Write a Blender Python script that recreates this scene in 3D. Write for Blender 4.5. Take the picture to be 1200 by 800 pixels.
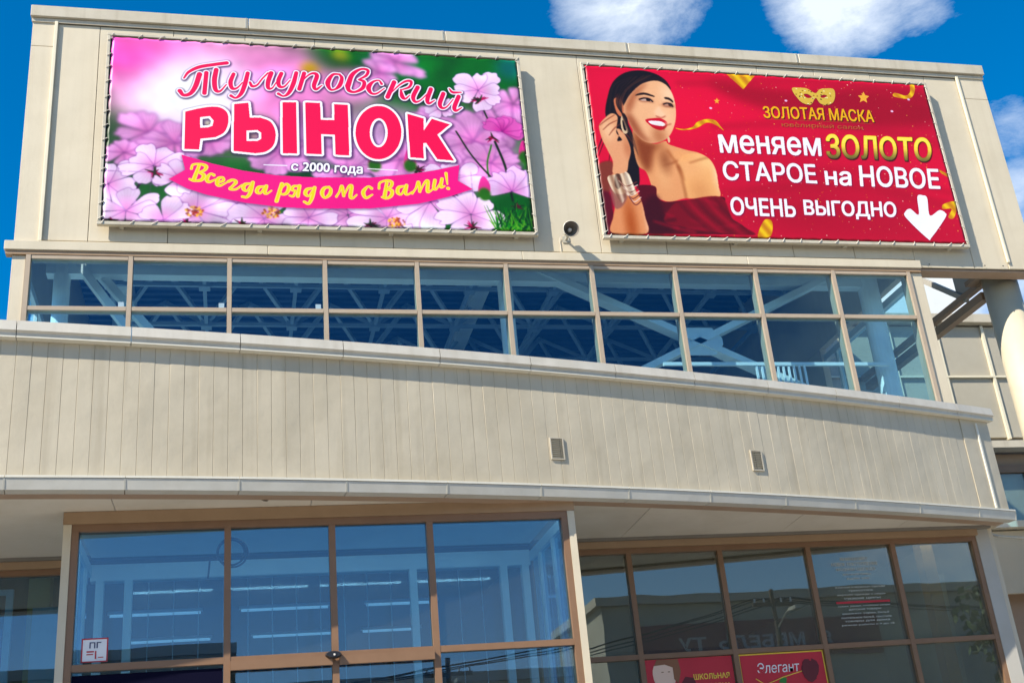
import bpy, math, random
import numpy as np
from mathutils import Vector, Matrix
D = bpy.data; SC = bpy.context.scene; COL = SC.collection
for o in list(D.objects): D.objects.remove(o)
rnd = random.Random(11)
# ------------------------------------------------------------------ camera (heights are metres above the eye; street lies at -1.6)
F_PX = 1402.04; YAW, PITCH, ROLL = 0.24864, 0.40661, -0.09526
CAM = Vector((2.5684, -14.4960, -0.0099))
def cam_axes():
    cy, sy, cp, sp, cr, sr = math.cos(YAW), math.sin(YAW), math.cos(PITCH), math.sin(PITCH), math.cos(ROLL), math.sin(ROLL)
    f = Vector((sy*cp, cy*cp, sp)); r = Vector((cy, -sy, 0)); u = r.cross(f)
    return r*cr+u*sr, u*cr-r*sr, f
r_, u_, f_ = cam_axes()
cd = D.cameras.new('camera'); cam = D.objects.new('camera', cd); COL.objects.link(cam); SC.camera = cam
cam.matrix_world = Matrix(((r_.x, u_.x, -f_.x, CAM.x), (r_.y, u_.y, -f_.y, CAM.y), (r_.z, u_.z, -f_.z, CAM.z), (0, 0, 0, 1)))
cd.sensor_width = 36; cd.lens = F_PX/1200*36; cd.clip_start = .1; cd.clip_end = 3000
SC.render.resolution_x, SC.render.resolution_y = 1024, 682
SC.view_settings.view_transform = 'Standard'; SC.view_settings.look = 'None'; SC.view_settings.exposure = 0.72; SC.view_settings.gamma = 1
SC.cycles.max_bounces = 10; SC.cycles.transparent_max_bounces = 16; SC.cycles.use_denoising = True
SC.cycles.sample_clamp_indirect = 6
# ------------------------------------------------------------------ daylight
SUN = Vector((-1.65, -1.0, 1.75)).normalized()
el = math.asin(SUN.z); az = math.atan2(SUN.x, SUN.y)
W = D.worlds.new('World'); SC.world = W; W.use_nodes = True; nt = W.node_tree; N = nt.nodes; L = nt.links
for n in list(N): N.remove(n)
out = N.new('ShaderNodeOutputWorld'); bg = N.new('ShaderNodeBackground'); bg.inputs[1].default_value = .10
sky = N.new('ShaderNodeTexSky'); sky.sky_type = 'NISHITA'; sky.sun_disc = False; sky.sun_elevation = el; sky.sun_rotation = az
sky.air_density = 1.0; sky.dust_density = .2; sky.ozone_density = 2.0
hs = N.new('ShaderNodeHueSaturation'); sep = N.new('ShaderNodeSeparateXYZ'); tcs = N.new('ShaderNodeTexCoord'); L.new(tcs.outputs['Generated'], sep.inputs[0]); mr = N.new('ShaderNodeMapRange'); mr.inputs[1].default_value = 0; mr.inputs[2].default_value = .42; mr.inputs[3].default_value = 1.05; mr.inputs[4].default_value = 1.52
L.new(sep.outputs['Z'], mr.inputs[0]); L.new(mr.outputs[0], hs.inputs['Saturation']); hs.inputs['Value'].default_value = 1.12
L.new(sky.outputs[0], hs.inputs['Color'])
tc = N.new('ShaderNodeTexCoord')
def vdot(v):
    d = N.new('ShaderNodeVectorMath'); d.operation = 'DOT_PRODUCT'; L.new(tc.outputs['Generated'], d.inputs[0]); d.inputs[1].default_value = Vector(v).normalized(); return d.outputs['Value']
def m_(op, a, b=None, c=None, clamp=False):
    n = N.new('ShaderNodeMath'); n.operation = op; n.use_clamp = clamp
    for i, x in enumerate((a, b, c)):
        if x is None: continue
        if isinstance(x, (int, float)): n.inputs[i].default_value = x
        else: L.new(x, n.inputs[i])
    return n.outputs[0]
nz = N.new('ShaderNodeTexNoise'); nz.inputs['Scale'].default_value = 10; nz.inputs['Detail'].default_value = 12; nz.inputs['Roughness'].default_value = .66; nz.inputs['Distortion'].default_value = .25
mp = N.new('ShaderNodeMapping'); mp.inputs['Scale'].default_value = (1, 1, 1.6); L.new(tc.outputs['Generated'], mp.inputs[0]); L.new(mp.outputs[0], nz.inputs['Vector'])
nb = N.new('ShaderNodeTexNoise'); nb.inputs['Scale'].default_value = 2.2; nb.inputs['Detail'].default_value = 3; L.new(tc.outputs['Generated'], nb.inputs['Vector'])
cov = m_('MULTIPLY', m_('SUBTRACT', nb.outputs['Fac'], .62), 5, clamp=True)      # scattered fair-weather clouds all round
cov = m_('MULTIPLY', cov, m_('GREATER_THAN', 1, m_('ADD', vdot((.30, .75, .58)), .10)))
# the clouds in view: direction, angular radius, strength
for d, rad, k in (((.298, .738, .625), .046, .95), ((.330, .722, .626), .040, .75), ((.445, .67, .625), .042, 1.05), ((.468, .668, .600), .052, 1.15), ((.505, .65, .592), .040, .9), ((.574, .668, .478), .030, .62), ((.588, .690, .428), .035, .75), ((.60, .71, .385), .045, .9), ((.52, .775, .375), .07, 1.2), ((.50, .62, .16), .2, .7), ((.55, -.75, .30), .16, 1.0), ((-.3, -.85, .22), .2, .5)):
    t = m_('DIVIDE', m_('SUBTRACT', 1, vdot(d)), 1-math.cos(rad*1.5))
    cov = m_('MAXIMUM', cov, m_('MULTIPLY', m_('SUBTRACT', 1, t, clamp=True), k))
mask = m_('MULTIPLY_ADD', m_('ADD', m_('MULTIPLY', m_('SUBTRACT', nz.outputs['Fac'], .5), 2.4), m_('MULTIPLY_ADD', cov, 1.5, -.66)), 1.0, 0, clamp=True)
mask = m_('MULTIPLY', mask, m_('MULTIPLY', cov, 2.2, clamp=True))
mask = m_('MULTIPLY', mask, .93)
mx = N.new('ShaderNodeMix'); mx.data_type = 'RGBA'; L.new(mask, mx.inputs['Factor']); L.new(hs.outputs[0], mx.inputs['A']); mx.inputs['B'].default_value = (6.0, 6.6, 7.4, 1)
L.new(mx.outputs['Result'], bg.inputs[0]); L.new(bg.outputs[0], out.inputs[0])
sl = D.lights.new('sun', 'SUN'); sl.energy = 5.0; sl.angle = math.radians(.53); sl.color = (1, .92, .79)
so = D.objects.new('sun', sl); COL.objects.link(so); so.rotation_euler = SUN.to_track_quat('Z', 'Y').to_euler(); so.location = (-20, -26, 30)
# ------------------------------------------------------------------ materials
MAT = {}
def mat(name, col, rough=.6, metal=0, noise=0, nscale=3, bump=0, bscale=60, var=0, streak=0, spec=.5, dirt=(.6, .55, .45), emit=None, coat=0):
    m = D.materials.new(name); m.use_nodes = True; nt = m.node_tree; N, L = nt.nodes, nt.links; b = N['Principled BSDF']
    b.inputs['Roughness'].default_value = rough; b.inputs['Metallic'].default_value = metal; b.inputs['Specular IOR Level'].default_value = spec; b.inputs['Base Color'].default_value = (*col, 1)
    if coat: b.inputs['Coat Weight'].default_value = coat
    tc = N.new('ShaderNodeTexCoord'); geo = N.new('ShaderNodeNewGeometry')
    c = None
    def mix(fac, a, bcol, typ='MIX'):
        x = N.new('ShaderNodeMix'); x.data_type = 'RGBA'; x.blend_type = typ
        if isinstance(fac, float): x.inputs['Factor'].default_value = fac
        else: L.new(fac, x.inputs['Factor'])
        if a is None: x.inputs['A'].default_value = (*col, 1)
        else: L.new(a, x.inputs['A'])
        x.inputs['B'].default_value = (*bcol, 1); return x.outputs['Result']
    def ramp(src, lo, hi, k=1.0):
        r = N.new('ShaderNodeMapRange'); r.inputs[1].default_value = lo; r.inputs[2].default_value = hi; r.inputs[4].default_value = k; L.new(src, r.inputs[0]); return r.outputs[0]
    if noise:
        n = N.new('ShaderNodeTexNoise'); n.inputs['Scale'].default_value = nscale; n.inputs['Detail'].default_value = 6; n.inputs['Roughness'].default_value = .65; L.new(geo.outputs['Position'], n.inputs['Vector'])
        c = mix(ramp(n.outputs['Fac'], .42, .75, noise), c, tuple(a*b for a, b in zip(col, dirt)))
    if streak:
        mp = N.new('ShaderNodeMapping'); mp.inputs['Scale'].default_value = (9, 9, .35); L.new(geo.outputs['Position'], mp.inputs[0])
        n = N.new('ShaderNodeTexNoise'); n.inputs['Scale'].default_value = 1; n.inputs['Detail'].default_value = 7; L.new(mp.outputs[0], n.inputs['Vector'])
        c = mix(ramp(n.outputs['Fac'], .52, .80, streak), c, tuple(a*b for a, b in zip(col, (.55, .50, .42))))
    if var:
        oi = N.new('ShaderNodeObjectInfo'); h = N.new('ShaderNodeHueSaturation')
        r = N.new('ShaderNodeMapRange'); r.inputs[3].default_value = 1-var; r.inputs[4].default_value = 1+var; L.new(oi.outputs['Random'], r.inputs[0]); L.new(r.outputs[0], h.inputs['Value'])
        if c is None: h.inputs['Color'].default_value = (*col, 1)
        else: L.new(c, h.inputs['Color'])
        c = h.outputs[0]
    if c is not None: L.new(c, b.inputs['Base Color'])
    if bump:
        n = N.new('ShaderNodeTexNoise'); n.inputs['Scale'].default_value = bscale; n.inputs['Detail'].default_value = 3; L.new(geo.outputs['Position'], n.inputs['Vector'])
        bp = N.new('ShaderNodeBump'); bp.inputs['Strength'].default_value = bump; bp.inputs['Distance'].default_value = .01; L.new(n.outputs['Fac'], bp.inputs['Height']); L.new(bp.outputs[0], b.inputs['Normal'])
        if name in ('slat', 'cladding', 'coping', 'gutter'):           # thin sheet metal is never quite flat
            n2 = N.new('ShaderNodeTexNoise'); n2.inputs['Scale'].default_value = 1.7; n2.inputs['Detail'].default_value = 1.5; L.new(geo.outputs['Position'], n2.inputs['Vector'])
            b2 = N.new('ShaderNodeBump'); b2.inputs['Strength'].default_value = .55 if name != 'cladding' else .25; b2.inputs['Distance'].default_value = .035; L.new(n2.outputs['Fac'], b2.inputs['Height']); L.new(b2.outputs[0], bp.inputs['Normal'])
    if emit: b.inputs['Emission Color'].default_value = (*emit[0], 1); b.inputs['Emission Strength'].default_value = emit[1]
    MAT[name] = m; return m
def glass(name, tint, r0, refl=(1, 1, 1), wob=.0, dust=0.0):
    m = D.materials.new(name); m.use_nodes = True; nt = m.node_tree; N, L = nt.nodes, nt.links; N.remove(N['Principled BSDF']); o = N['Material Output']
    g = N.new('ShaderNodeNewGeometry'); d = N.new('ShaderNodeVectorMath'); d.operation = 'DOT_PRODUCT'; L.new(g.outputs['Incoming'], d.inputs[0]); L.new(g.outputs['Normal'], d.inputs[1])
    def mm(op, a, b=None):
        n = N.new('ShaderNodeMath'); n.operation = op
        for i, x in enumerate((a, b)):
            if x is None: continue
            if isinstance(x, (int, float)): n.inputs[i].default_value = x
            else: L.new(x, n.inputs[i])
        return n.outputs[0]
    f = mm('ADD', mm('MULTIPLY', mm('POWER', mm('SUBTRACT', 1, mm('ABSOLUTE', d.outputs['Value'])), 5), 1-r0), r0)
    t = N.new('ShaderNodeBsdfTransparent'); t.inputs[0].default_value = (*tint, 1); s = N.new('ShaderNodeBsdfGlossy'); s.inputs['Roughness'].default_value = 0.0; s.inputs[0].default_value = (*refl, 1)
    if wob:
        n = N.new('ShaderNodeTexNoise'); n.inputs['Scale'].default_value = 1.1; n.inputs['Detail'].default_value = 1; L.new(g.outputs['Position'], n.inputs['Vector'])
        bp = N.new('ShaderNodeBump'); bp.inputs['Strength'].default_value = wob; bp.inputs['Distance'].default_value = .02; L.new(n.outputs['Fac'], bp.inputs['Height']); L.new(bp.outputs[0], s.inputs['Normal'])
    x = N.new('ShaderNodeMixShader'); L.new(f, x.inputs[0]); L.new(t.outputs[0], x.inputs[1]); L.new(s.outputs[0], x.inputs[2]); y = x
    if dust:                                            # thin film of street dust on the pane
        df = N.new('ShaderNodeBsdfDiffuse'); df.inputs[0].default_value = (.42, .42, .34, 1); y = N.new('ShaderNodeMixShader'); y.inputs[0].default_value = dust; L.new(x.outputs[0], y.inputs[1]); L.new(df.outputs[0], y.inputs[2])
    L.new(y.outputs[0], o.inputs[0])
    MAT[name] = m; return m
mat('cladding', (.58, .51, .38), .5, noise=.25, nscale=1.3, bump=.10, bscale=30, var=.022, streak=.16)
mat('slat', (.50, .44, .325), .45, noise=.35, nscale=1.1, bump=.35, bscale=9, var=.032, streak=.38)
mat('trim', (.51, .46, .36), .45, noise=.35, nscale=2.5, bump=.1, bscale=30, streak=.4)
mat('coping', (.52, .49, .42), .4, noise=.3, nscale=3, bump=.08, var=.03, streak=.3)
mat('gutter', (.50, .48, .42), .35, noise=.25, nscale=4, bump=.05, var=.03)
mat('lip', (.66, .63, .53), .4, noise=.2, nscale=5)
mat('brown', (.22, .125, .068), .42, noise=.3, nscale=4, bump=.05)  # frame brown; darker copy, with the shade of the lower windows in it
mat('brown_light', (.34, .225, .13), .45, noise=.3, nscale=4)
mat('brown_sunlit', (.41, .325, .235), .42, noise=.25, nscale=4)  # same brown metal as the lower frames, with sunlight put into the colour
mat('dark_gap', (.03, .028, .025), .8)
mat('soffit', (.62, .57, .48), .55, noise=.35, nscale=1.2, bump=.06, var=.03)
mat('core', (.20, .18, .15), .8, noise=.2)
mat('white', (.74, .77, .76), .5, noise=.2, nscale=2)
mat('steel_white', (.74, .78, .77), .45, noise=.2, nscale=3)
mat('truss', (.34, .43, .52), .5, noise=.2, nscale=3)
mat('dirty_white', (.50, .50, .46), .6, noise=.3)
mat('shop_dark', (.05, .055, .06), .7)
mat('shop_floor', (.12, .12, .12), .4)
mat('wing_panel', (.40, .365, .285), .5, noise=.3, nscale=1.2, var=.02)  # weaker light on the wing is put into this darker cladding beige
mat('deck', (.10, .15, .26), .5, noise=.2)
mat('column', (.54, .48, .35), .5, noise=.25, nscale=2, bump=.05)
mat('beam_brown', (.36, .25, .17), .5, noise=.3)
mat('panel_grey', (.42, .40, .35), .5, noise=.3, nscale=1.5)
mat('concrete', (.40, .375, .33), .85, noise=.5, nscale=2, bump=.2)
mat('asphalt', (.06, .06, .062), .9, noise=.6, nscale=.7, bump=.4, dirt=(1.5, 1.4, 1.3))
mat('brick_far', (.42, .40, .33), .85, noise=.4, nscale=.8)
mat('wall_far', (.48, .44, .36), .85, noise=.4, nscale=.5)
mat('pale_far', (.60, .55, .42), .8, noise=.3, nscale=.6)
mat('orange_far', (.60, .33, .08), .8, noise=.3)
mat('dark_in', (.05, .06, .07), .8)
mat('floor_in', (.60, .58, .54), .4)
mat('navy', (.004, .004, .016), .9, spec=0.05)
mat('black', (.015, .015, .018), .4)
mat('wood', (.14, .11, .08), .9, noise=.5, nscale=3, bump=.3)
mat('horn_white', (.70, .66, .56), .4, noise=.2)
mat('horn_in', (.16, .14, .12), .5)
mat('horn_cap', (.62, .58, .52), .4)
mat('rope', (.62, .58, .50), .8)
mat('tube', (.9, .95, 1), .5, emit=((.85, .95, 1), .32))
mat('added_tube_glow', (.9, .95, 1), .5, emit=((.95, 1, .92), 9.0))  # glow of the added tubes hidden behind the window heads
mat('leaf', (.05, .085, .025), .6, noise=.5, nscale=2, var=.1)
mat('bark', (.09, .065, .045), .9, noise=.4)
mat('sticker_white', (.75, .75, .75), .5); mat('sticker_pale', (.30, .42, .50), .5); mat('sticker_red', (.45, .02, .03), .5); mat('sticker_ink', (.05, .05, .12), .5); mat('notice_ink', (.50, .52, .48), .5)
mat('poster_red', (.52, .02, .035), .4, noise=.2); mat('poster_yellow', (.80, .58, .06), .5); mat('poster_skin', (.78, .55, .42), .5); mat('poster_hair', (.25, .10, .04), .5); mat('poster_dark', (.12, .01, .015), .5); mat('poster_green', (.03, .20, .03), .5)
mat('sign_pale', (.42, .40, .42), .6); mat('sign_red', (.20, .06, .07), .7); mat('rib', (.70, .64, .48), .45, noise=.2); mat('galv', (.45, .43, .36), .45, metal=.2)
glass('glass_upper', (.80, .95, 1.0), .05, (.50, .75, 1))
glass('glass_inner', (.80, .88, .92), .02)
glass('glass_lower', (.52, .75, .88), .115, (.70, .86, 1), .04, .025)
glass('glass_shop', (.66, .70, .64), .17, (.80, .88, .90), .05, .10)
# ------------------------------------------------------------------ mesh helpers
class MB:
    def __init__(s): s.v = []; s.f = []
    def add(s, vs, fs): n = len(s.v); s.v += [tuple(v) for v in vs]; s.f += [tuple(i+n for i in f) for f in fs]; return s
    def box(s, x0, x1, y0, y1, z0, z1):
        return s.add([(x0, y0, z0), (x1, y0, z0), (x1, y1, z0), (x0, y1, z0), (x0, y0, z1), (x1, y0, z1), (x1, y1, z1), (x0, y1, z1)], [(0, 3, 2, 1), (4, 5, 6, 7), (0, 1, 5, 4), (1, 2, 6, 5), (2, 3, 7, 6), (3, 0, 4, 7)])
    def bar(s, a, b, w, h, up=(0, 0, 1)):              # rectangular bar from a to b
        a, b = Vector(a), Vector(b); d = (b-a).normalized(); up = Vector(up)
        if abs(d.dot(up)) > .98: up = Vector((0, 1, 0))
        r = d.cross(up).normalized()*w/2; u = r.cross(d).normalized()*h/2
        P = [a-r-u, a+r-u, a+r+u, a-r+u, b-r-u, b+r-u, b+r+u, b-r+u]
        return s.add(P, [(0, 1, 2, 3), (7, 6, 5, 4), (0, 4, 5, 1), (1, 5, 6, 2), (2, 6, 7, 3), (3, 7, 4, 0)])
    def tube(s, pts, r, n=8, caps=True):
        P = [Vector(p) for p in pts]; R = r if isinstance(r, (list, tuple)) else [r]*len(P); rings = []
        for i, p in enumerate(P):
            d = (P[min(i+1, len(P)-1)]-P[max(i-1, 0)]).normalized(); up = Vector((0, 0, 1)) if abs(d.z) < .95 else Vector((0, 1, 0))
            a = d.cross(up).normalized(); b = a.cross(d).normalized()
            rings.append([p+(a*math.cos(t)+b*math.sin(t))*R[i] for t in [2*math.pi*k/n for k in range(n)]])
        vs = [v for g in rings for v in g]; fs = [(i*n+k, i*n+(k+1) % n, (i+1)*n+(k+1) % n, (i+1)*n+k) for i in range(len(P)-1) for k in range(n)]
        if caps: fs += [tuple(range(n))[::-1], tuple((len(P)-1)*n+k for k in range(n))]
        return s.add(vs, fs)
    def prism(s, sect, path_fn, xs, dz=None):                   # section (offset out, z) swept along the curved band
        n = len(sect); vs = []
        for x in xs:
            o, nn = path_fn(x)
            for d, z in sect: vs.append((o[0]+nn[0]*d, o[1]+nn[1]*d, z+(dz(x) if dz and z > 4.5 else 0)))
        m = len(xs); fs = [(i*n+k, (i+1)*n+k, (i+1)*n+(k+1) % n, i*n+(k+1) % n) for i in range(m-1) for k in range(n)]
        fs += [tuple(range(n)), tuple((m-1)*n+k for k in range(n))[::-1]]
        return s.add(vs, fs)
    def obj(s, name, m, parent=None, loc=None, smooth=False, bevel=0, **tags):
        off = Vector(parent_world(parent)) if parent is not None else Vector((0, 0, 0))
        o0 = Vector(loc) if loc is not None else off
        me = D.meshes.new(name); me.from_pydata([Vector(v)-o0 for v in s.v], [], s.f); me.materials.append(MAT[m] if isinstance(m, str) else m)
        import bmesh
        bm = bmesh.new(); bm.from_mesh(me); bmesh.ops.recalc_face_normals(bm, faces=bm.faces)
        if bevel: bmesh.ops.bevel(bm, geom=bm.edges[:], offset=bevel, segments=1, affect='EDGES')
        bm.to_mesh(me); bm.free()
        if smooth:
            for p in me.polygons: p.use_smooth = True
        o = D.objects.new(name, me); COL.objects.link(o)
        if parent is not None: o.parent = parent
        o.location = o0-off
        for k, v in tags.items(): o[k] = v
        return o
def parent_world(o):
    p = Vector(o.location)
    while o.parent is not None: o = o.parent; p = p+Vector(o.location)
    return p
def thing(name, label, cat, loc=(0, 0, 0), group=None, kind=None):
    o = D.objects.new(name, None); COL.objects.link(o); o.location = loc; o.empty_display_size = .3; o['label'] = label; o['category'] = cat
    if group: o['group'] = group
    if kind: o['kind'] = kind
    return o
def clone(src, parent, loc, rot=None, name=None):      # loc in world metres
    o = src.copy(); COL.objects.link(o); o.parent = parent; o.location = Vector(loc)-parent_world(parent)
    if rot is not None: o.rotation_euler = rot
    return o
def letters(body, x, z, y, h, material, parent, name='lettering', width=None, bold=0.0, shear=0.0, facing=-1, depth=.002, **tags):
    cu = D.curves.new('lettering', 'FONT'); cu.body = body; cu.size = 1; cu.offset = bold; cu.extrude = .5; cu.resolution_u = 2; cu.shear = shear
    ob = D.objects.new('lettering', cu); COL.objects.link(ob); dg = bpy.context.evaluated_depsgraph_get(); dg.update()
    me = D.meshes.new_from_object(ob.evaluated_get(dg)); D.objects.remove(ob); D.curves.remove(cu)
    co = np.array([v.co[:] for v in me.vertices]); lo, hi = co.min(0), co.max(0); sz = h/(hi[1]-lo[1]); sx = sz if width is None else width/(hi[0]-lo[0])
    off = parent_world(parent)
    for v in me.vertices:
        X, Z, T = (v.co.x-lo[0])*sx, (v.co.y-lo[1])*sz, v.co.z*depth*2
        v.co = Vector((x+X if facing < 0 else x-X, y+facing*T, z+Z))-off
    me.materials.clear(); me.materials.append(MAT[material]); o = D.objects.new(name, me); COL.objects.link(o); o.parent = parent
    for k, v in tags.items(): o[k] = v
    return o
TITLE=[[(0.1762,0.7716,0.0042),(0.1867,0.806,0.007),(0.2105,0.8365,0.0091),(0.2448,0.8553,0.0091),(0.2742,0.8685,0.0098)],[(0.1675,0.7008,0.0105),(0.1762,0.679,0.0084),(0.1913,0.689,0.0098),(0.2028,0.7296,0.0119),(0.2115,0.7967,0.0126)],[(0.2272,0.8071,0.0105),(0.2235,0.6953,0.0105)],[(0.2498,0.8267,0.0112),(0.246,0.768,0.0119),(0.249,0.7172,0.0105),(0.2593,0.7102,0.0056),(0.2736,0.7483,0.0028)],[(0.2901,0.8085,0.0091),(0.2833,0.7644,0.0105),(0.2868,0.73,0.0091),(0.2979,0.7314,0.0049),(0.311,0.7637,0.0028)],[(0.3231,0.8178,0.0098),(0.3162,0.7519,0.0112),(0.3076,0.7012,0.0098),(0.2955,0.6768,0.0056),(0.2842,0.6877,0.0077)],[(0.3284,0.7659,0.0063),(0.3336,0.7457,0.0077),(0.3451,0.7538,0.0049),(0.3571,0.7903,0.0042),(0.3705,0.824,0.0042)],[(0.3783,0.825,0.0112),(0.371,0.7754,0.0112),(0.3709,0.7403,0.0091),(0.38,0.7398,0.0042),(0.39,0.7735,0.0028)],[(0.4023,0.8255,0.0098),(0.395,0.7825,0.0105),(0.3977,0.7519,0.0091),(0.4089,0.7525,0.0049),(0.4233,0.7903,0.0028)],[(0.4378,0.8327,0.0098),(0.4302,0.7702,0.0112),(0.4193,0.7187,0.0091),(0.4068,0.6981,0.0049),(0.3946,0.7099,0.0077)],[(0.4564,0.8325,0.0105),(0.4442,0.7426,0.0105)],[(0.4488,0.7809,0.0028),(0.4663,0.8228,0.0042),(0.479,0.8354,0.007),(0.487,0.822,0.0105),(0.4793,0.7678,0.0105),(0.484,0.7457,0.007),(0.4986,0.7702,0.0028)],[(0.5423,0.8384,0.0052),(0.5254,0.8338,0.0071),(0.5128,0.7889,0.0123),(0.5176,0.7519,0.0078),(0.5292,0.7517,0.0052),(0.5413,0.7767,0.0104),(0.547,0.8168,0.0091),(0.5416,0.8383,0.0052)],[(0.5607,0.7752,0.0136),(0.5726,0.8399,0.011),(0.5936,0.8745,0.0065),(0.6112,0.8712,0.0078),(0.6065,0.8403,0.0071),(0.5873,0.814,0.0039)],[(0.5873,0.814,0.0039),(0.6007,0.8038,0.0091),(0.5966,0.7678,0.0097),(0.5776,0.7435,0.0065),(0.5636,0.7496,0.0097),(0.56,0.7751,0.0123)],[(0.6436,0.7973,0.0071),(0.6373,0.8163,0.0045),(0.6228,0.8066,0.0065),(0.6112,0.7735,0.0123),(0.6163,0.7426,0.0078),(0.6298,0.7403,0.0052),(0.6499,0.7727,0.0026)],[(0.6747,0.8107,0.0117),(0.6565,0.7238,0.0117)],[(0.6685,0.7544,0.0026),(0.6873,0.7963,0.0045),(0.7052,0.8209,0.0065),(0.7172,0.8184,0.0078),(0.7118,0.7882,0.0065),(0.6935,0.7701,0.0039)],[(0.6901,0.7697,0.0045),(0.6925,0.732,0.011),(0.6997,0.7186,0.0058),(0.7115,0.7406,0.0026)],[(0.7325,0.7884,0.011),(0.72,0.7352,0.011),(0.7232,0.7056,0.0078),(0.7365,0.7135,0.0039),(0.7557,0.7553,0.0026)],[(0.7652,0.782,0.011),(0.7547,0.7235,0.011),(0.7574,0.7001,0.0071),(0.7728,0.7193,0.0026)],[(0.7957,0.7601,0.011),(0.7851,0.7033,0.011),(0.7891,0.6785,0.0078),(0.8011,0.6853,0.0039),(0.8194,0.731,0.0026)],[(0.8336,0.7486,0.011),(0.821,0.6876,0.011),(0.824,0.6666,0.0071),(0.8393,0.6857,0.0026)],[(0.8117,0.79,0.0039),(0.8197,0.771,0.0071),(0.8408,0.7735,0.0039)]]
BIG={'fill':[[(0.1811,0.5907),(0.2089,0.6099),(0.2359,0.6226),(0.2563,0.6233),(0.2717,0.6072),(0.279,0.5757),(0.2778,0.5273),(0.2688,0.4864),(0.2504,0.4608),(0.2169,0.4496),(0.214,0.3928),(0.1812,0.3928)],[(0.2922,0.6437),(0.3249,0.654),(0.3283,0.5729),(0.3524,0.5755),(0.3765,0.5538),(0.3873,0.4984),(0.3829,0.4339),(0.3657,0.3965),(0.3418,0.3841),(0.2911,0.392)],[(0.4042,0.6647),(0.4365,0.6684),(0.4367,0.3911),(0.4033,0.3897)],[(0.4577,0.6704),(0.4931,0.6721),(0.4936,0.5802),(0.5259,0.5813),(0.5264,0.6698),(0.5596,0.6697),(0.5581,0.3923),(0.5256,0.3931),(0.5258,0.5019),(0.4936,0.501),(0.4937,0.3925),(0.4579,0.392)],[(0.6854,0.5291),(0.6842,0.506),(0.6815,0.4834),(0.6777,0.4618),(0.6726,0.4419),(0.6666,0.424),(0.6596,0.4087),(0.652,0.3962),(0.6438,0.3868),(0.6354,0.3808),(0.6268,0.3783),(0.6183,0.3793),(0.6101,0.3838),(0.6024,0.3917),(0.5954,0.4029),(0.5892,0.4169),(0.584,0.4336),(0.5799,0.4525),(0.577,0.4732),(0.5754,0.4952),(0.5752,0.518),(0.5763,0.5409),(0.5787,0.5635),(0.5824,0.5852),(0.5873,0.6055),(0.5932,0.6238),(0.6001,0.6396),(0.6078,0.6527),(0.616,0.6626),(0.6246,0.669),(0.6334,0.6718),(0.642,0.671),(0.6504,0.6665),(0.6583,0.6584),(0.6655,0.6469),(0.6718,0.6324),(0.6771,0.6152),(0.6811,0.5957),(0.6839,0.5745),(0.6854,0.5521)],[(0.7025,0.6352),(0.7421,0.6138),(0.7407,0.5462),(0.7626,0.6144),(0.8064,0.5879),(0.7734,0.5264),(0.8095,0.3868),(0.769,0.3908),(0.7447,0.4775),(0.7369,0.4768),(0.7364,0.3925),(0.7036,0.3956)]],'hole':[[(0.215,0.5647),(0.2369,0.5727),(0.2458,0.5496),(0.2433,0.5213),(0.2333,0.5115),(0.2155,0.508)],[(0.3208,0.5021),(0.3454,0.5078),(0.3546,0.4935),(0.3542,0.4614),(0.3453,0.4486),(0.3208,0.4478)],[(0.6521,0.5242),(0.6512,0.5076),(0.6495,0.4917),(0.6469,0.4771),(0.6436,0.4646),(0.6398,0.4545),(0.6356,0.4475),(0.6311,0.4436),(0.6267,0.4432),(0.6224,0.4462),(0.6185,0.4525),(0.6151,0.4618),(0.6124,0.4738),(0.6105,0.4879),(0.6094,0.5034),(0.6093,0.5199),(0.6101,0.5364),(0.6118,0.5524),(0.6144,0.5671),(0.6176,0.5798),(0.6215,0.5901),(0.6257,0.5973),(0.6302,0.6013),(0.6347,0.6018),(0.639,0.5988),(0.643,0.5924),(0.6464,0.5829),(0.6491,0.5707),(0.651,0.5565),(0.652,0.5407)]]}
RIBBON=[(0.1753,0.3623),(0.2437,0.322),(0.3133,0.2914),(0.3896,0.2731),(0.4783,0.2682),(0.6044,0.2783),(0.7013,0.3056),(0.7607,0.3301),(0.8217,0.3631),(0.8147,0.2783),(0.8493,0.2352),(0.7886,0.1897),(0.7162,0.149),(0.6011,0.1167),(0.4765,0.1071),(0.404,0.1092),(0.3194,0.1268),(0.2327,0.1604),(0.1881,0.19),(0.1493,0.2344),(0.1842,0.2842)]
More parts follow.
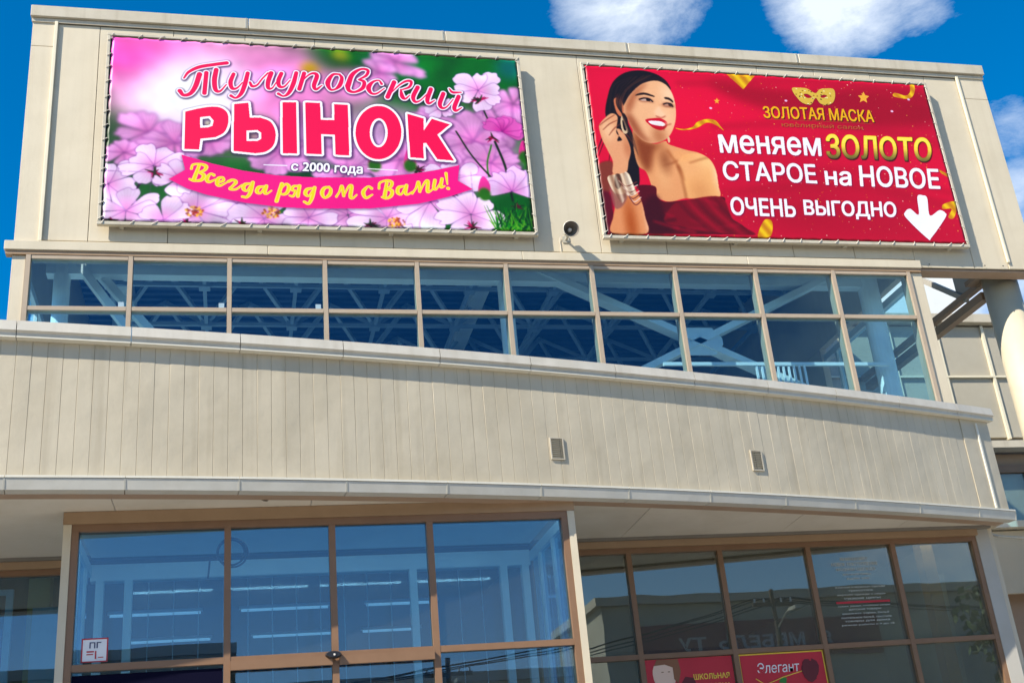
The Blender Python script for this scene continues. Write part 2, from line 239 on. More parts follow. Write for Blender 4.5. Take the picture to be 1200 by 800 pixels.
RIB=[[(0.2144,0.3076,0.0063),(0.2039,0.2373,0.0089)],[(0.1975,0.2902,0.0051),(0.2012,0.3114,0.0044),(0.2182,0.3156,0.0051),(0.2303,0.3041,0.0076),(0.2259,0.2842,0.0057),(0.2135,0.2727,0.0032)],[(0.2135,0.2727,0.0032),(0.2252,0.2598,0.0082),(0.2203,0.2351,0.007),(0.204,0.2283,0.0044),(0.1944,0.2366,0.0044)],[(0.2476,0.2616,0.0063),(0.2404,0.268,0.0038),(0.2322,0.243,0.0089),(0.2368,0.2254,0.0057),(0.2525,0.2411,0.0025)],[(0.2526,0.2204,0.0032),(0.2688,0.2355,0.0051),(0.2672,0.2513,0.0044),(0.2576,0.245,0.007),(0.2547,0.2205,0.0082),(0.2608,0.2086,0.0051),(0.2766,0.2271,0.0025)],[(0.2796,0.2315,0.0057),(0.2892,0.2406,0.0057),(0.297,0.2308,0.007),(0.2893,0.2093,0.0051),(0.2833,0.1944,0.0051),(0.2968,0.194,0.0044),(0.3109,0.2179,0.0025)],[(0.3285,0.2262,0.0044),(0.317,0.2198,0.007),(0.3134,0.1994,0.0082),(0.3209,0.1875,0.0038),(0.33,0.2124,0.0057)],[(0.3346,0.2316,0.0076),(0.3291,0.1812,0.0082),(0.3209,0.1564,0.0057),(0.311,0.1578,0.0051)],[(0.3582,0.2132,0.0044),(0.3473,0.2068,0.007),(0.3436,0.1857,0.0082),(0.3512,0.178,0.0038),(0.3609,0.2044,0.0051)],[(0.3649,0.2151,0.0076),(0.3612,0.1835,0.0076),(0.3663,0.177,0.0038),(0.3764,0.193,0.0025)],[(0.4001,0.2283,0.0082),(0.3875,0.1404,0.0082)],[(0.3979,0.2057,0.0032),(0.4093,0.229,0.0044),(0.416,0.2141,0.0082),(0.4112,0.1837,0.007),(0.4013,0.1747,0.0044),(0.3959,0.1861,0.0025)],[(0.4401,0.2208,0.0076),(0.4359,0.1681,0.0076)],[(0.4385,0.2207,0.0044),(0.4268,0.2177,0.0057),(0.423,0.2006,0.0063),(0.4358,0.1925,0.0032)],[(0.4315,0.1922,0.0044),(0.4252,0.1673,0.0051),(0.4172,0.1702,0.0032)],[(0.4687,0.211,0.0044),(0.4569,0.2031,0.007),(0.453,0.1819,0.0082),(0.4605,0.1699,0.0038),(0.4701,0.195,0.0057)],[(0.4746,0.2143,0.0076),(0.4682,0.1634,0.0082),(0.4602,0.1316,0.0057),(0.4501,0.1399,0.0051)],[(0.5083,0.2204,0.0044),(0.4963,0.2124,0.007),(0.4913,0.1861,0.0089),(0.4972,0.1634,0.0044),(0.5083,0.1803,0.0076),(0.5118,0.2051,0.007),(0.5073,0.2203,0.0038)],[(0.5238,0.1709,0.0044),(0.531,0.196,0.0038),(0.5377,0.2261,0.007),(0.541,0.177,0.0063)],[(0.541,0.1756,0.0025),(0.5528,0.2244,0.0044),(0.5604,0.2278,0.0076),(0.5567,0.1767,0.0082),(0.5618,0.1666,0.0044),(0.5716,0.1848,0.0025)],[(0.607,0.2214,0.0063),(0.5986,0.2307,0.0038),(0.587,0.2001,0.0089),(0.5927,0.1708,0.0057),(0.6082,0.1889,0.0025)],[(0.6437,0.2556,0.007),(0.6362,0.1789,0.0089)],[(0.6242,0.2227,0.0051),(0.6274,0.2529,0.0044),(0.6456,0.2665,0.0051),(0.6556,0.2551,0.0076),(0.6511,0.2319,0.0057),(0.6397,0.2217,0.0032)],[(0.6397,0.2217,0.0032),(0.6545,0.2121,0.0082),(0.6516,0.1856,0.007),(0.6401,0.1714,0.0044),(0.6301,0.1777,0.0038)],[(0.684,0.2394,0.0044),(0.671,0.2312,0.007),(0.6678,0.206,0.0082),(0.6758,0.1952,0.0038),(0.6852,0.2251,0.0051)],[(0.6899,0.2434,0.0076),(0.6863,0.2038,0.0076),(0.6925,0.1964,0.0038),(0.7025,0.21,0.0025)],[(0.7022,0.2014,0.0044),(0.7114,0.2292,0.0038),(0.7189,0.2629,0.007),(0.7206,0.2135,0.0063)],[(0.7205,0.2099,0.0025),(0.7333,0.2597,0.0044),(0.7417,0.269,0.0076),(0.7392,0.2184,0.0082),(0.7446,0.2152,0.0038),(0.7535,0.2302,0.0025)],[(0.7589,0.2754,0.0076),(0.755,0.2354,0.0076),(0.7606,0.2286,0.0038),(0.7708,0.2604,0.0025)],[(0.7761,0.284,0.0076),(0.7721,0.2424,0.0076),(0.7814,0.2468,0.0025)],[(0.787,0.3147,0.007),(0.7883,0.2567,0.0025)],[(0.7888,0.235,0.007),(0.7898,0.2337,0.007)]]
TXT=[['b1', 'с 2000 года', [(0.4241, 0.3459), (0.589, 0.3443), (0.5868, 0.2873), (0.4217, 0.2919)], 'white', 0.0], ['b2', 'меняем', [(0.3476, 0.6027), (0.6356, 0.6107), (0.6293, 0.5054), (0.3456, 0.4974)], 'w2', 1], ['b2', 'СТАРОЕ', [(0.346, 0.4478), (0.6041, 0.4527), (0.5997, 0.3425), (0.3415, 0.3421)], 'w2', 1], ['b2', 'на', [(0.6296, 0.4172), (0.7031, 0.4182), (0.6964, 0.3375), (0.6258, 0.3371)], 'w2', 1], ['b2', 'НОВОЕ', [(0.7321, 0.456), (0.9637, 0.4551), (0.9557, 0.3369), (0.7231, 0.3345)], 'w2', 1], ['b2', 'ОЧЕНЬ', [(0.349, 0.2435), (0.5248, 0.2437), (0.5195, 0.1443), (0.345, 0.1454)], 'w2', 1], ['b2', 'ВЫГОДНО', [(0.5509, 0.2431), (0.8112, 0.2463), (0.8037, 0.1448), (0.5454, 0.1435)], 'w2', 1], ['b2', 'ЗОЛОТО', [(0.6556, 0.6359), (0.9652, 0.6429), (0.9517, 0.5006), (0.6452, 0.4941)], 'gold', 2], ['b2', 'ЗОЛОТАЯ МАСКА', [(0.4894, 0.7895), (0.8127, 0.802), (0.809, 0.7273), (0.4876, 0.7192)], 'gold2', 1], ['b2', 'ювелирный салон', [(0.5343, 0.6983), (0.7706, 0.7022), (0.7694, 0.6707), (0.5334, 0.6647)], 'gold3', 0]]
WOM={'arrow':[(0.8822,0.2862),(0.8997,0.295),(0.9101,0.2782),(0.9046,0.1781),(0.9364,0.21),(0.9521,0.196),(0.9481,0.166),(0.8928,0.0499),(0.8797,0.0443),(0.8325,0.1589),(0.8344,0.1934),(0.8516,0.2119),(0.8725,0.1811)],'hairback':[(0.0484,0.6843),(0.0618,0.8021),(0.0822,0.8898),(0.1158,0.9471),(0.1594,0.9688),(0.2006,0.954),(0.228,0.9147),(0.2374,0.8626),(0.2127,0.8728),(0.1833,0.8825),(0.1421,0.851),(0.1186,0.7697),(0.1056,0.6648),(0.1141,0.5764),(0.1208,0.4638),(0.1173,0.3889),(0.1086,0.29),(0.0774,0.3364),(0.0672,0.5718)],'face':[(0.1252,0.8227),(0.1595,0.8862),(0.1974,0.9109),(0.2234,0.8941),(0.2382,0.8494),(0.2434,0.784),(0.2403,0.7051),(0.2298,0.6393),(0.2115,0.5797),(0.1884,0.5482),(0.1641,0.537),(0.1414,0.5474),(0.1234,0.5837),(0.1118,0.6271),(0.1032,0.6903),(0.0947,0.7216),(0.1067,0.7683)],'ear':[(0.0761,0.7778),(0.0878,0.7948),(0.0982,0.7738),(0.0995,0.7221),(0.0909,0.6825),(0.0791,0.707)],'neck':[(0.1168,0.6149),(0.1364,0.5596),(0.1697,0.5337),(0.2006,0.5532),(0.2081,0.5348),(0.2504,0.5071),(0.2848,0.4912),(0.3117,0.4556),(0.3232,0.3936),(0.3228,0.3062),(0.3202,0.2418),(0.275,0.2288),(0.2282,0.228),(0.1919,0.2084),(0.169,0.2117),(0.1484,0.2442),(0.1353,0.3657),(0.1164,0.4012),(0.1109,0.4879)],'neckshade':[(0.1168,0.6149),(0.1364,0.5596),(0.1697,0.5337),(0.194,0.5436),(0.1667,0.493),(0.1515,0.4042),(0.1371,0.3658),(0.1281,0.4022),(0.1191,0.4636)],'shoulder':[(0.2419,0.4747),(0.2846,0.4886),(0.3115,0.4531),(0.3229,0.3911),(0.324,0.3063),(0.3196,0.2418),(0.2342,0.2308),(0.2241,0.3234),(0.2221,0.4102)],'armback':[(0.0101,0.3983),(0.0486,0.4201),(0.0458,0.3339),(0.0281,0.2356),(0.0081,0.1862),(0.0057,0.2821)],'dress':[(0.0081,0.1862),(0.0291,0.1638),(0.0429,0.1171),(0.1052,0.2411),(0.1046,0.2896),(0.1518,0.2908),(0.1533,0.2324),(0.1716,0.207),(0.2155,0.2149),(0.3234,0.2445),(0.3332,0.2083),(0.3374,0.1355),(0.3686,0.0889),(0.3825,0.0475),(0.3287,0.0362),(0.0987,0.0284),(0.0094,0.0328)],'dressfold':[(0.1618,0.1007),(0.1902,0.1865),(0.2212,0.2129),(0.3232,0.242),(0.3471,0.1118),(0.3995,0.04),(0.306,0.0433),(0.2044,0.0734)],'dressdark':[(0.1124,0.1813),(0.1484,0.2442),(0.1622,0.1967),(0.1682,0.1249),(0.1915,0.0548),(0.1498,0.0312),(0.1135,0.0386)],'dressleft':[(0.0034,0.2458),(0.0338,0.236),(0.0316,0.1164),(0.02,0.0241),(0.0039,0.0325),(-0.0013,0.1262)],'hand':[(0.0265,0.6056),(0.0309,0.6378),(0.0576,0.6918),(0.0726,0.6972),(0.0799,0.6749),(0.0727,0.6104),(0.076,0.5727),(0.0698,0.5405),(0.0831,0.5481),(0.071,0.5848),(0.0744,0.6105),(0.0865,0.5991),(0.0977,0.5495),(0.1021,0.4871),(0.092,0.4239),(0.0808,0.3612),(0.0471,0.3523),(0.0504,0.4203),(0.0411,0.4815),(0.0307,0.543)],'arm':[(0.0459,0.3522),(0.0849,0.3615),(0.0942,0.2889),(0.1092,0.2172),(0.1138,0.1216),(0.1111,0.0291),(0.023,0.0277),(0.0316,0.1164),(0.0408,0.1885),(0.0369,0.2845)],'bracelet':[(0.0317,0.3352),(0.0583,0.3496),(0.0847,0.3591),(0.0943,0.3072),(0.0985,0.243),(0.0743,0.2316),(0.059,0.1897),(0.0452,0.2368),(0.0341,0.2843)],'brace_d':[(0.0511,0.3441),(0.064,0.35),(0.0667,0.305),(0.0557,0.2678),(0.0472,0.2853)],'brace_l':[(0.0756,0.351),(0.0852,0.3579),(0.0962,0.2768),(0.088,0.2399),(0.0815,0.2697)],'chain1':[(0.0324,0.2842),(0.0431,0.2487),(0.0622,0.238),(0.0745,0.251),(0.0732,0.2147),(0.0578,0.1717),(0.0428,0.1587),(0.0352,0.1881)],'mouth':[(0.155,0.6727),(0.1809,0.6858),(0.1987,0.6851),(0.2131,0.6634),(0.208,0.6345),(0.1935,0.6163),(0.1763,0.6235),(0.1631,0.6452)],'teeth':[(0.1628,0.6658),(0.1797,0.6701),(0.1973,0.6668),(0.207,0.6524),(0.2013,0.6402),(0.1807,0.6432),(0.1666,0.652)],'eye1':[(0.1469,0.7925),(0.1599,0.8071),(0.1745,0.8023),(0.1818,0.7795),(0.1701,0.7834),(0.1551,0.7817)],'eye2':[(0.2113,0.7737),(0.2211,0.784),(0.2325,0.7762),(0.2351,0.7542),(0.2252,0.7583),(0.2163,0.7599)],'brow1':[(0.1365,0.8135),(0.1464,0.8279),(0.1649,0.8353),(0.1883,0.8197),(0.1866,0.8129),(0.164,0.822),(0.1475,0.8175)],'brow2':[(0.2174,0.8139),(0.2293,0.8126),(0.2383,0.7965),(0.2379,0.7833),(0.2282,0.798),(0.2173,0.8046)],'nose':[(0.1838,0.725),(0.197,0.759),(0.2048,0.7273),(0.2109,0.7046),(0.1993,0.6929),(0.1866,0.6993)],'nosesh':[(0.185,0.7017),(0.1993,0.6929),(0.2121,0.7047),(0.2083,0.6939),(0.1977,0.6876),(0.1863,0.6941)],'cheek':[(0.1347,0.7455),(0.1626,0.7617),(0.1678,0.7102),(0.1501,0.6696),(0.1331,0.6806)],'jawsh':[(0.1142,0.7044),(0.1284,0.6544),(0.1436,0.5794),(0.1643,0.5408),(0.1414,0.5474),(0.1234,0.5837),(0.111,0.6334),(0.1019,0.6966)],'foresh':[(0.1252,0.8227),(0.1595,0.8862),(0.1732,0.8919),(0.1423,0.8116),(0.1258,0.7445),(0.1112,0.704),(0.1049,0.7421)],'earring':[(0.0927,0.6917),(0.0973,0.6896),(0.0977,0.6614),(0.1026,0.6134),(0.1011,0.5904),(0.0913,0.5843),(0.0862,0.6117),(0.0865,0.6603)],'earhole':[(0.0936,0.661),(0.0978,0.6104),(0.0953,0.5999),(0.0915,0.6123),(0.0905,0.6504)],'earring2':[(0.2074,0.5793),(0.2128,0.5734),(0.2123,0.5505),(0.2071,0.5449)],'collar':[(0.1778,0.4064),(0.209,0.4315),(0.225,0.448),(0.2225,0.4377),(0.2083,0.4215)],'armsh':[(0.2191,0.4099),(0.2249,0.3482),(0.2284,0.2304),(0.2331,0.2308),(0.2298,0.3362),(0.2262,0.4105)],'ribb1':[(0.2305,0.6329),(0.2541,0.6289),(0.2791,0.6418),(0.2969,0.6748),(0.3226,0.6931),(0.3465,0.6878),(0.3587,0.6526),(0.3656,0.6273),(0.347,0.6579),(0.3239,0.6724),(0.3006,0.6466),(0.2843,0.632),(0.2535,0.6211)],'gold1':[(0.4005,0.9835),(0.4843,0.9762),(0.444,0.8877)],'gold2':[(0.4305,0.1211),(0.4516,0.1135),(0.4395,0.033),(0.4043,0.0276)],'gold3':[(0.9537,0.2462),(0.9893,0.2637),(0.9869,0.2109),(0.9709,0.1632),(0.9579,0.1717),(0.9738,0.2194),(0.948,0.2177)],'gold4':[(0.9478,0.9837),(0.9601,0.979),(0.9529,0.9227),(0.9306,0.8854),(0.8878,0.8946),(0.8928,0.9196),(0.9232,0.9049),(0.9413,0.9315)],'gold5':[(0.9668,0.4529),(0.9918,0.4241),(0.9941,0.405),(0.9732,0.4284)],'star1':[(0.7985,0.9165),(0.8018,0.8946),(0.8127,0.8898),(0.8021,0.8724),(0.8021,0.8483),(0.7921,0.8612),(0.78,0.8478),(0.7858,0.8725),(0.7791,0.8899),(0.791,0.8933)],'star2':[(0.3633,0.8271),(0.3649,0.8137),(0.3711,0.8125),(0.365,0.804),(0.3656,0.7904),(0.3608,0.7977),(0.3547,0.7892),(0.3577,0.8031),(0.3531,0.8123),(0.3594,0.8131)],'mask':[(0.5871,0.913),(0.6082,0.918),(0.6304,0.9142),(0.6451,0.8936),(0.6541,0.889),(0.6681,0.9148),(0.6879,0.9228),(0.7069,0.9235),(0.7116,0.904),(0.7076,0.8674),(0.6972,0.8342),(0.6763,0.8159),(0.6586,0.8258),(0.6521,0.8529),(0.6464,0.8522),(0.6358,0.8232),(0.6253,0.8117),(0.606,0.8237),(0.5942,0.8541),(0.5869,0.885)],'mh1':[(0.6171,0.8767),(0.6268,0.8802),(0.6367,0.867),(0.6377,0.8592),(0.6259,0.8538),(0.6177,0.8648)],'mh2':[(0.6652,0.8704),(0.6758,0.8812),(0.6848,0.8767),(0.6777,0.8639),(0.668,0.8611)],'sh1':[(0.5611,1.0022),(0.7201,0.986),(0.9368,1.0133),(0.9922,0.983),(0.9886,0.9167),(0.8472,0.9203),(0.6788,0.9565)]}
# ---------------------------------------------------------------- printed artwork painted by code (flat print of the banners)
def smooth_loop(pts, n=6):
    P = np.array([p[:2] for p in pts], float); N = len(P); out = []
    for i in range(N):
        a, b, c, d = P[i-1], P[i], P[(i+1) % N], P[(i+2) % N]
        for t in np.linspace(0, 1, n, endpoint=False):
            out.append(.5*((2*b)+(-a+c)*t+(2*a-5*b+4*c-d)*t*t+(-a+3*b-3*c+d)*t**3))
    return np.array(out)
def smooth_line(pts, n=10):
    P = np.array(pts, float)
    if len(P) < 2: return P
    Q = np.vstack([2*P[0]-P[1], P, 2*P[-1]-P[-2]]); out = []
    for i in range(1, len(Q)-2):
        a, b, c, d = Q[i-1:i+3]
        for t in np.linspace(0, 1, n, endpoint=False):
            out.append(.5*((2*b)+(-a+c)*t+(2*a-5*b+4*c-d)*t*t+(-a+3*b-3*c+d)*t**3))
    out.append(P[-1])
    return np.array(out)
def boxblur(m, r):
    r = int(round(r))
    if r < 1: return m
    for _ in range(2):
        for ax in (0, 1):
            pad = [(0, 0)]*m.ndim; pad[ax] = (r+1, r)
            c = np.cumsum(np.pad(m, pad, mode='edge'), axis=ax, dtype=np.float64)
            n = m.shape[ax]
            hi = np.take(c, np.arange(2*r+1, 2*r+1+n), axis=ax); lo = np.take(c, np.arange(0, n), axis=ax)
            m = ((hi-lo)/(2*r+1)).astype(np.float32)
    return m
class Canvas:
    def __init__(s, W, H, col):
        s.W, s.H = W, H; s.a = np.empty((H, W, 3), np.float32); s.a[:] = col
        s.yy, s.xx = np.mgrid[0:H, 0:W].astype(np.float32); s.ox = s.oy = 0
    def near(s, pts, pad=24):               # a window onto the same picture, to paint small things quickly
        P = s.px(pts); c = Canvas.__new__(Canvas); c.W, c.H = s.W, s.H
        h, w = s.a.shape[:2]
        x0 = min(max(int(P[:, 0].min()-pad)-s.ox, 0), w-2); x1 = max(min(int(P[:, 0].max()+pad)-s.ox, w), x0+2)
        y0 = min(max(int(P[:, 1].min()-pad)-s.oy, 0), h-2); y1 = max(min(int(P[:, 1].max()+pad)-s.oy, h), y0+2)
        c.a = s.a[y0:y1, x0:x1]; c.xx = s.xx[y0:y1, x0:x1]; c.yy = s.yy[y0:y1, x0:x1]; c.ox, c.oy = s.ox+x0, s.oy+y0
        return c
    def px(s, pts):
        P = np.array([p[:2] for p in pts], float); return np.stack([P[:, 0]*s.W, P[:, 1]*s.H], 1)
    def fill(s, m, P):                      # add polygon P (pixels) to mask m, even-odd
        x0, y0 = np.floor(P.min(0)).astype(int)-1; x1, y1 = np.ceil(P.max(0)).astype(int)+2
        h, w = m.shape; x0, y0, x1, y1 = max(x0-s.ox, 0), max(y0-s.oy, 0), min(x1-s.ox, w), min(y1-s.oy, h)
        if x1 <= x0 or y1 <= y0: return
        X = s.xx[y0:y1, x0:x1]+.5; Y = s.yy[y0:y1, x0:x1]+.5
        ins = np.zeros(X.shape, bool); Q = np.roll(P, -1, 0)
        for (ax, ay), (bx, by) in zip(P, Q):
            if ay == by: continue
            ins ^= ((ay > Y) != (by > Y)) & (X < (bx-ax)*(Y-ay)/(by-ay)+ax)
        m[y0:y1, x0:x1] = np.maximum(m[y0:y1, x0:x1], ins)
    def mask(s, polys, smooth=False):
        m = np.zeros(s.xx.shape, np.float32)
        for p in polys: s.fill(m, s.px(smooth_loop(p) if smooth else p))
        return m
    def strokes(s, lines, k=1.0, add=0.0):
        m = np.zeros(s.xx.shape, np.float32)
        for ln in lines:
            A = np.array(ln); n = np.abs(np.diff(A[:, :2]*[s.W, s.H], axis=0)).max(); L = smooth_line(ln, int(np.clip(n/max(.3*A[:, 2].min()*s.W, .8), 8, 260)))
            for x, y, w in L:
                cx, cy, r = x*s.W, y*s.H, max(w*s.W*.5*k+add, .6)
                h, w_ = m.shape
                x0, x1 = max(int(cx-r-1)-s.ox, 0), min(int(cx+r+3)-s.ox, w_); y0, y1 = max(int(cy-r-1)-s.oy, 0), min(int(cy+r+3)-s.oy, h)
                if x1 <= x0 or y1 <= y0: continue
                d = np.hypot(s.xx[y0:y1, x0:x1]-cx, s.yy[y0:y1, x0:x1]-cy)
                m[y0:y1, x0:x1] = np.maximum(m[y0:y1, x0:x1], np.clip(r+.5-d, 0, 1))
        return m
    def put(s, m, col, alpha=1.0):
        ys, xs = np.where(m.max(1) > .003)[0], np.where(m.max(0) > .003)[0]
        if not len(ys) or not len(xs): return
        y0, y1, x0, x1 = ys[0], ys[-1]+1, xs[0], xs[-1]+1
        mm = (m[y0:y1, x0:x1]*alpha)[..., None]
        c = col[y0:y1, x0:x1] if isinstance(col, np.ndarray) and col.ndim == 3 else np.array(col, np.float32)
        s.a[y0:y1, x0:x1] = s.a[y0:y1, x0:x1]*(1-mm)+c*mm
    def poly(s, p, col, blur=0, alpha=1.0, smooth=True, inside=None):
        m = s.mask([p], smooth)
        if blur: m = boxblur(m, blur)
        if inside is not None: m = m*inside
        s.put(m, col, alpha); return m
    def blob(s, x, y, rx, ry, col, alpha=1.0, soft=1.0, inside=None):
        if inside is None and rx < .1 and s.a.shape[1] == s.W: s = s.near([(x-rx, y-ry), (x+rx, y+ry)], 3)
        d = np.hypot((s.xx/s.W-x)/rx, (s.yy/s.H-y)/ry); m = np.clip((1.0-d)/soft, 0, 1); m = m*m*(3-2*m)
        if inside is not None: m = m*inside
        s.put(m, col, alpha)
    def dilate(s, m, r):
        out = m.copy(); r = int(round(r)); 
        n = max(16, int(2*math.pi*r))
        offs = {(int(round(r*math.cos(t))), int(round(r*math.sin(t)))) for t in np.linspace(0, 2*math.pi, n, endpoint=False)}
        offs |= {(a//2, b//2) for a, b in offs}
        for dx, dy in offs: out = np.maximum(out, np.roll(np.roll(m, dx, 1), dy, 0))
        return out
    def blurall(s, r): s.a = boxblur(s.a, r)
def text_edges(body, spacing=1.0):          # outline of a word in Blender's own font, in its unit box
    cu = bpy.data.curves.new('word', 'FONT'); cu.body = body; cu.resolution_u = 4; cu.space_character = spacing; cu.fill_mode = 'NONE'
    ob = bpy.data.objects.new('word', cu); bpy.context.scene.collection.objects.link(ob)
    dg = bpy.context.evaluated_depsgraph_get(); dg.update()
    me = ob.evaluated_get(dg).to_mesh()
    co = np.array([v.co[:2] for v in me.vertices]); ed = np.array([e.vertices[:] for e in me.edges])
    bpy.data.objects.remove(ob); bpy.data.curves.remove(cu)
    lo, hi = co.min(0), co.max(0)
    return (co-lo)/(hi-lo), ed
def text_mask(cv, body, quad, bold=0, spacing=1.0):
    co, ed = text_edges(body, spacing); TL, TR, BR, BL = [np.array(q) for q in quad]
    u, v = co[:, :1], co[:, 1:]
    P = (BL*(1-u)+BR*u)*(1-v)+(TL*(1-u)+TR*u)*v; P = P*[cv.W, cv.H]
    m = np.zeros(cv.xx.shape, np.float32); ins = np.zeros(m.shape, bool)
    y0, y1 = int(max(P[:, 1].min()-2, 0)), int(min(P[:, 1].max()+3, m.shape[0])); x0, x1 = int(max(P[:, 0].min()-2, 0)), int(min(P[:, 0].max()+3, m.shape[1]))
    for a, b in P[ed]:
        if a[1] == b[1]: continue
        r0, r1 = max(int(min(a[1], b[1])-1.5), y0), min(int(max(a[1], b[1])+1.5), y1)
        Y = cv.yy[r0:r1, x0:x1]+.5; X = cv.xx[r0:r1, x0:x1]+.5
        ins[r0:r1, x0:x1] ^= ((a[1] > Y) != (b[1] > Y)) & (X < (b[0]-a[0])*(Y-a[1])/(b[1]-a[1])+a[0])
    m[:] = ins
    return cv.dilate(m, bold) if bold else m
def petal_flower(cv, x, y, r, tilt, squash, n, rng, base, edge, centre=True, blur=0, a0=0.0, span=6.283):
    asp = cv.W/cv.H; cv = cv.near([(x-1.15*r, y-1.15*r*asp), (x+1.15*r, y+1.15*r*asp)], 16)
    for k in range(n):
        a = a0+span*k/max(n, 1)+rng.uniform(-.2, .2); L = r*rng.uniform(.8, 1.15); wd = r*rng.uniform(.27, .38)
        def pt(l, w):
            px, py = l*math.cos(a)-w*math.sin(a), l*math.sin(a)+w*math.cos(a); py *= squash
            ct, st = math.cos(tilt), math.sin(tilt)
            return (x+(px*ct-py*st), y+(px*st+py*ct)*asp)
        j = [rng.uniform(.9, 1.06) for _ in range(4)]; pts = [pt(.06*L, -.08*wd), pt(.35*L, -.55*wd), pt(.70*L, -.98*wd), pt(.92*L*j[0], -.78*wd), pt(.95*L*j[1], -.34*wd), pt(1.0*L*j[2], .05*wd), pt(.95*L*j[3], .42*wd), pt(.92*L*j[1], .8*wd), pt(.70*L, wd), pt(.35*L, .55*wd), pt(.06*L, .08*wd)]
        m = cv.mask([pts], True); sh = cv.dilate(m, 2)
        cv.put(boxblur(sh, 2+blur), np.array(base)*np.array((.50, .32, .58)), .6)
        c = np.array(base)*rng.uniform(.93, 1.05)
        dist = np.hypot(cv.xx/cv.W-x, (cv.yy/cv.H-y)/asp)/r
        ang = np.arctan2((cv.yy/cv.H-y)/asp, cv.xx/cv.W-x)
        streak = .5+.5*np.sin(ang*rng.uniform(34, 46)+rng.uniform(0, 6))
        t = np.clip(.75-dist*1.35, 0, 1)[..., None]*.8
        col = c*(1-t)+np.array(edge)*t
        col = col*(1-.055*streak[..., None]*np.clip(1.2-dist, 0, 1)[..., None])
        cv.put(boxblur(m, blur) if blur else m, np.clip(col, 0, 1).astype(np.float32), .96)
    if centre:
        for k in range(26):
            a, l = rng.uniform(0, 6.28), r*.16*math.sqrt(rng.random())
            cv.blob(x+l*math.cos(a), y+l*math.sin(a)*asp*.7, r*.04, r*.04*asp, rng.choice([(.93, .75, .15), (.75, .35, .08), (.45, .1, .15), (.95, .85, .4)]), 1, .6)
def paint_flowers(W=1400, H=724):
    cv = Canvas(W, H, (.10, .36, .12)); rng = random.Random(4); B = cv.blob
    # soft out-of-focus ground
    B(.16, .78, .36, .55, (.98, .55, .82), 1, .8); B(.42, .72, .26, .5, (.97, .58, .84), .95, .8); B(.18, .70, .22, .36, (.93, .95, 1.0), 1, .9); B(.04, .9, .2, .25, (.96, .32, .70), .8, .9)
    B(.02, .42, .10, .22, (.16, .30, .16), .85, .8); B(.55, .98, .12, .2, (.05, .30, .07), .9, .8); B(.80, .93, .28, .22, (.02, .38, .12), 1, .7); B(.97, .93, .06, .12, (.05, .42, .50), .7, .9)
    B(.55, .95, .04, .06, (.75, .70, .10), .9, .9); B(.47, .86, .035, .06, (.75, .62, .10), .9, .9); B(.58, .78, .1, .14, (.90, .55, .80), .9, .7); B(.28, .50, .10, .09, (.45, .52, .10), .8, .9)
    B(.62, .98, .10, .14, (.0, .45, .15), .7, .9); B(.73, .9, .09, .1, (.05, .5, .15), .6, .9)
    B(.48, .45, .2, .2, (.80, .58, .80), .9, .7); B(.66, .50, .16, .26, (.86, .64, .86), .9, .7); B(.86, .45, .17, .3, (.90, .66, .88), .95, .7); B(.45, .28, .1, .12, (.05, .26, .10), .9, .7); B(.60, .34, .05, .12, (.04, .22, .14), .8, .8)
    B(.35, .55, .05, .06, (.12, .3, .1), .5, .9); B(.95, .32, .06, .10, (.05, .22, .08), .9, .8); B(.33, .16, .07, .12, (.05, .25, .08), 1, .6)
    cv.blurall(9)
    lt, pk = (.88, .62, .84), (.93, .45, .75)
    for (x, y, r, sq, bl) in ((.10, .47, .075, .7, 5), (.16, .42, .08, .7, 4), (.24, .44, .07, .7, 5), (.05, .36, .05, .8, 3), (.68, .93, .075, .55, 5), (.64, .86, .055, .7, 5), (.93, .60, .08, .8, 5), (.97, .72, .06, .9, 5), (.76, .55, .08, .8, 4), (.86, .50, .09, .8, 4), (.55, .30, .09, .8, 4), (.68, .38, .08, .8, 4), (.40, .40, .08, .8, 4), (.78, .33, .08, .8, 3), (.90, .38, .08, .8, 3)):
        petal_flower(cv, x, y, r, rng.uniform(-.4, .4), sq, 7, rng, lt, pk, False, bl)
    B(.88, .71, .05, .05, (.2, .1, .1), .5, .9)
    # stems
    dark = (.10, .16, .10)
    def stem(pts, col=dark, al=1): c = cv.near(pts); c.put(c.strokes([pts]), col, al)
    stem([(.885, .74, .005), (.90, .64, .004), (.915, .57, .004)]); stem([(.915, .50, .006), (.935, .36, .006), (.945, .18, .006)]); stem([(.905, .48, .004), (.89, .36, .004), (.90, .2, .004)], (.2, .45, .15))
    stem([(.82, .55, .004), (.86, .40, .004), (.93, .22, .005)]); stem([(.12, .30, .003), (.085, .2, .005), (.045, .03, .004)], (.12, .07, .12)); stem([(.985, .4, .004), (.985, .2, .003)], (.2, .4, .15))
    # nearer flowers, sharp
    fl = [(.30, .12, .10, 7, .9), (.21, .08, .09, 7, .8), (.36, .05, .09, 7, .8), (.55, .08, .11, 8, .7), (.46, .06, .08, 7, .8), (.64, .07, .09, 7, .8), (.745, .16, .09, 8, .85), (.80, .28, .075, 7, .8),
          (.02, .20, .07, 7, 1.), (.115, .30, .075, 8, .75), (.17, .24, .06, 7, .8), (.06, .07, .08, 7, .7), (.14, .03, .07, 6, .8), (.84, .10, .085, 7, .8), (.885, .79, .070, 8, .8), (.79, .68, .05, 7, .6)]
    for x, y, r, n, sq in fl: petal_flower(cv, x, y, r, rng.uniform(-.3, .3), sq, n, rng, (.96, .84, .97), (.86, .38, .70), False, 0, rng.uniform(0, 1))
    petal_flower(cv, .945, .23, .075, 0, .9, 6, rng, (.92, .76, .93), (.86, .36, .70), False, 0, .1, 3.3)
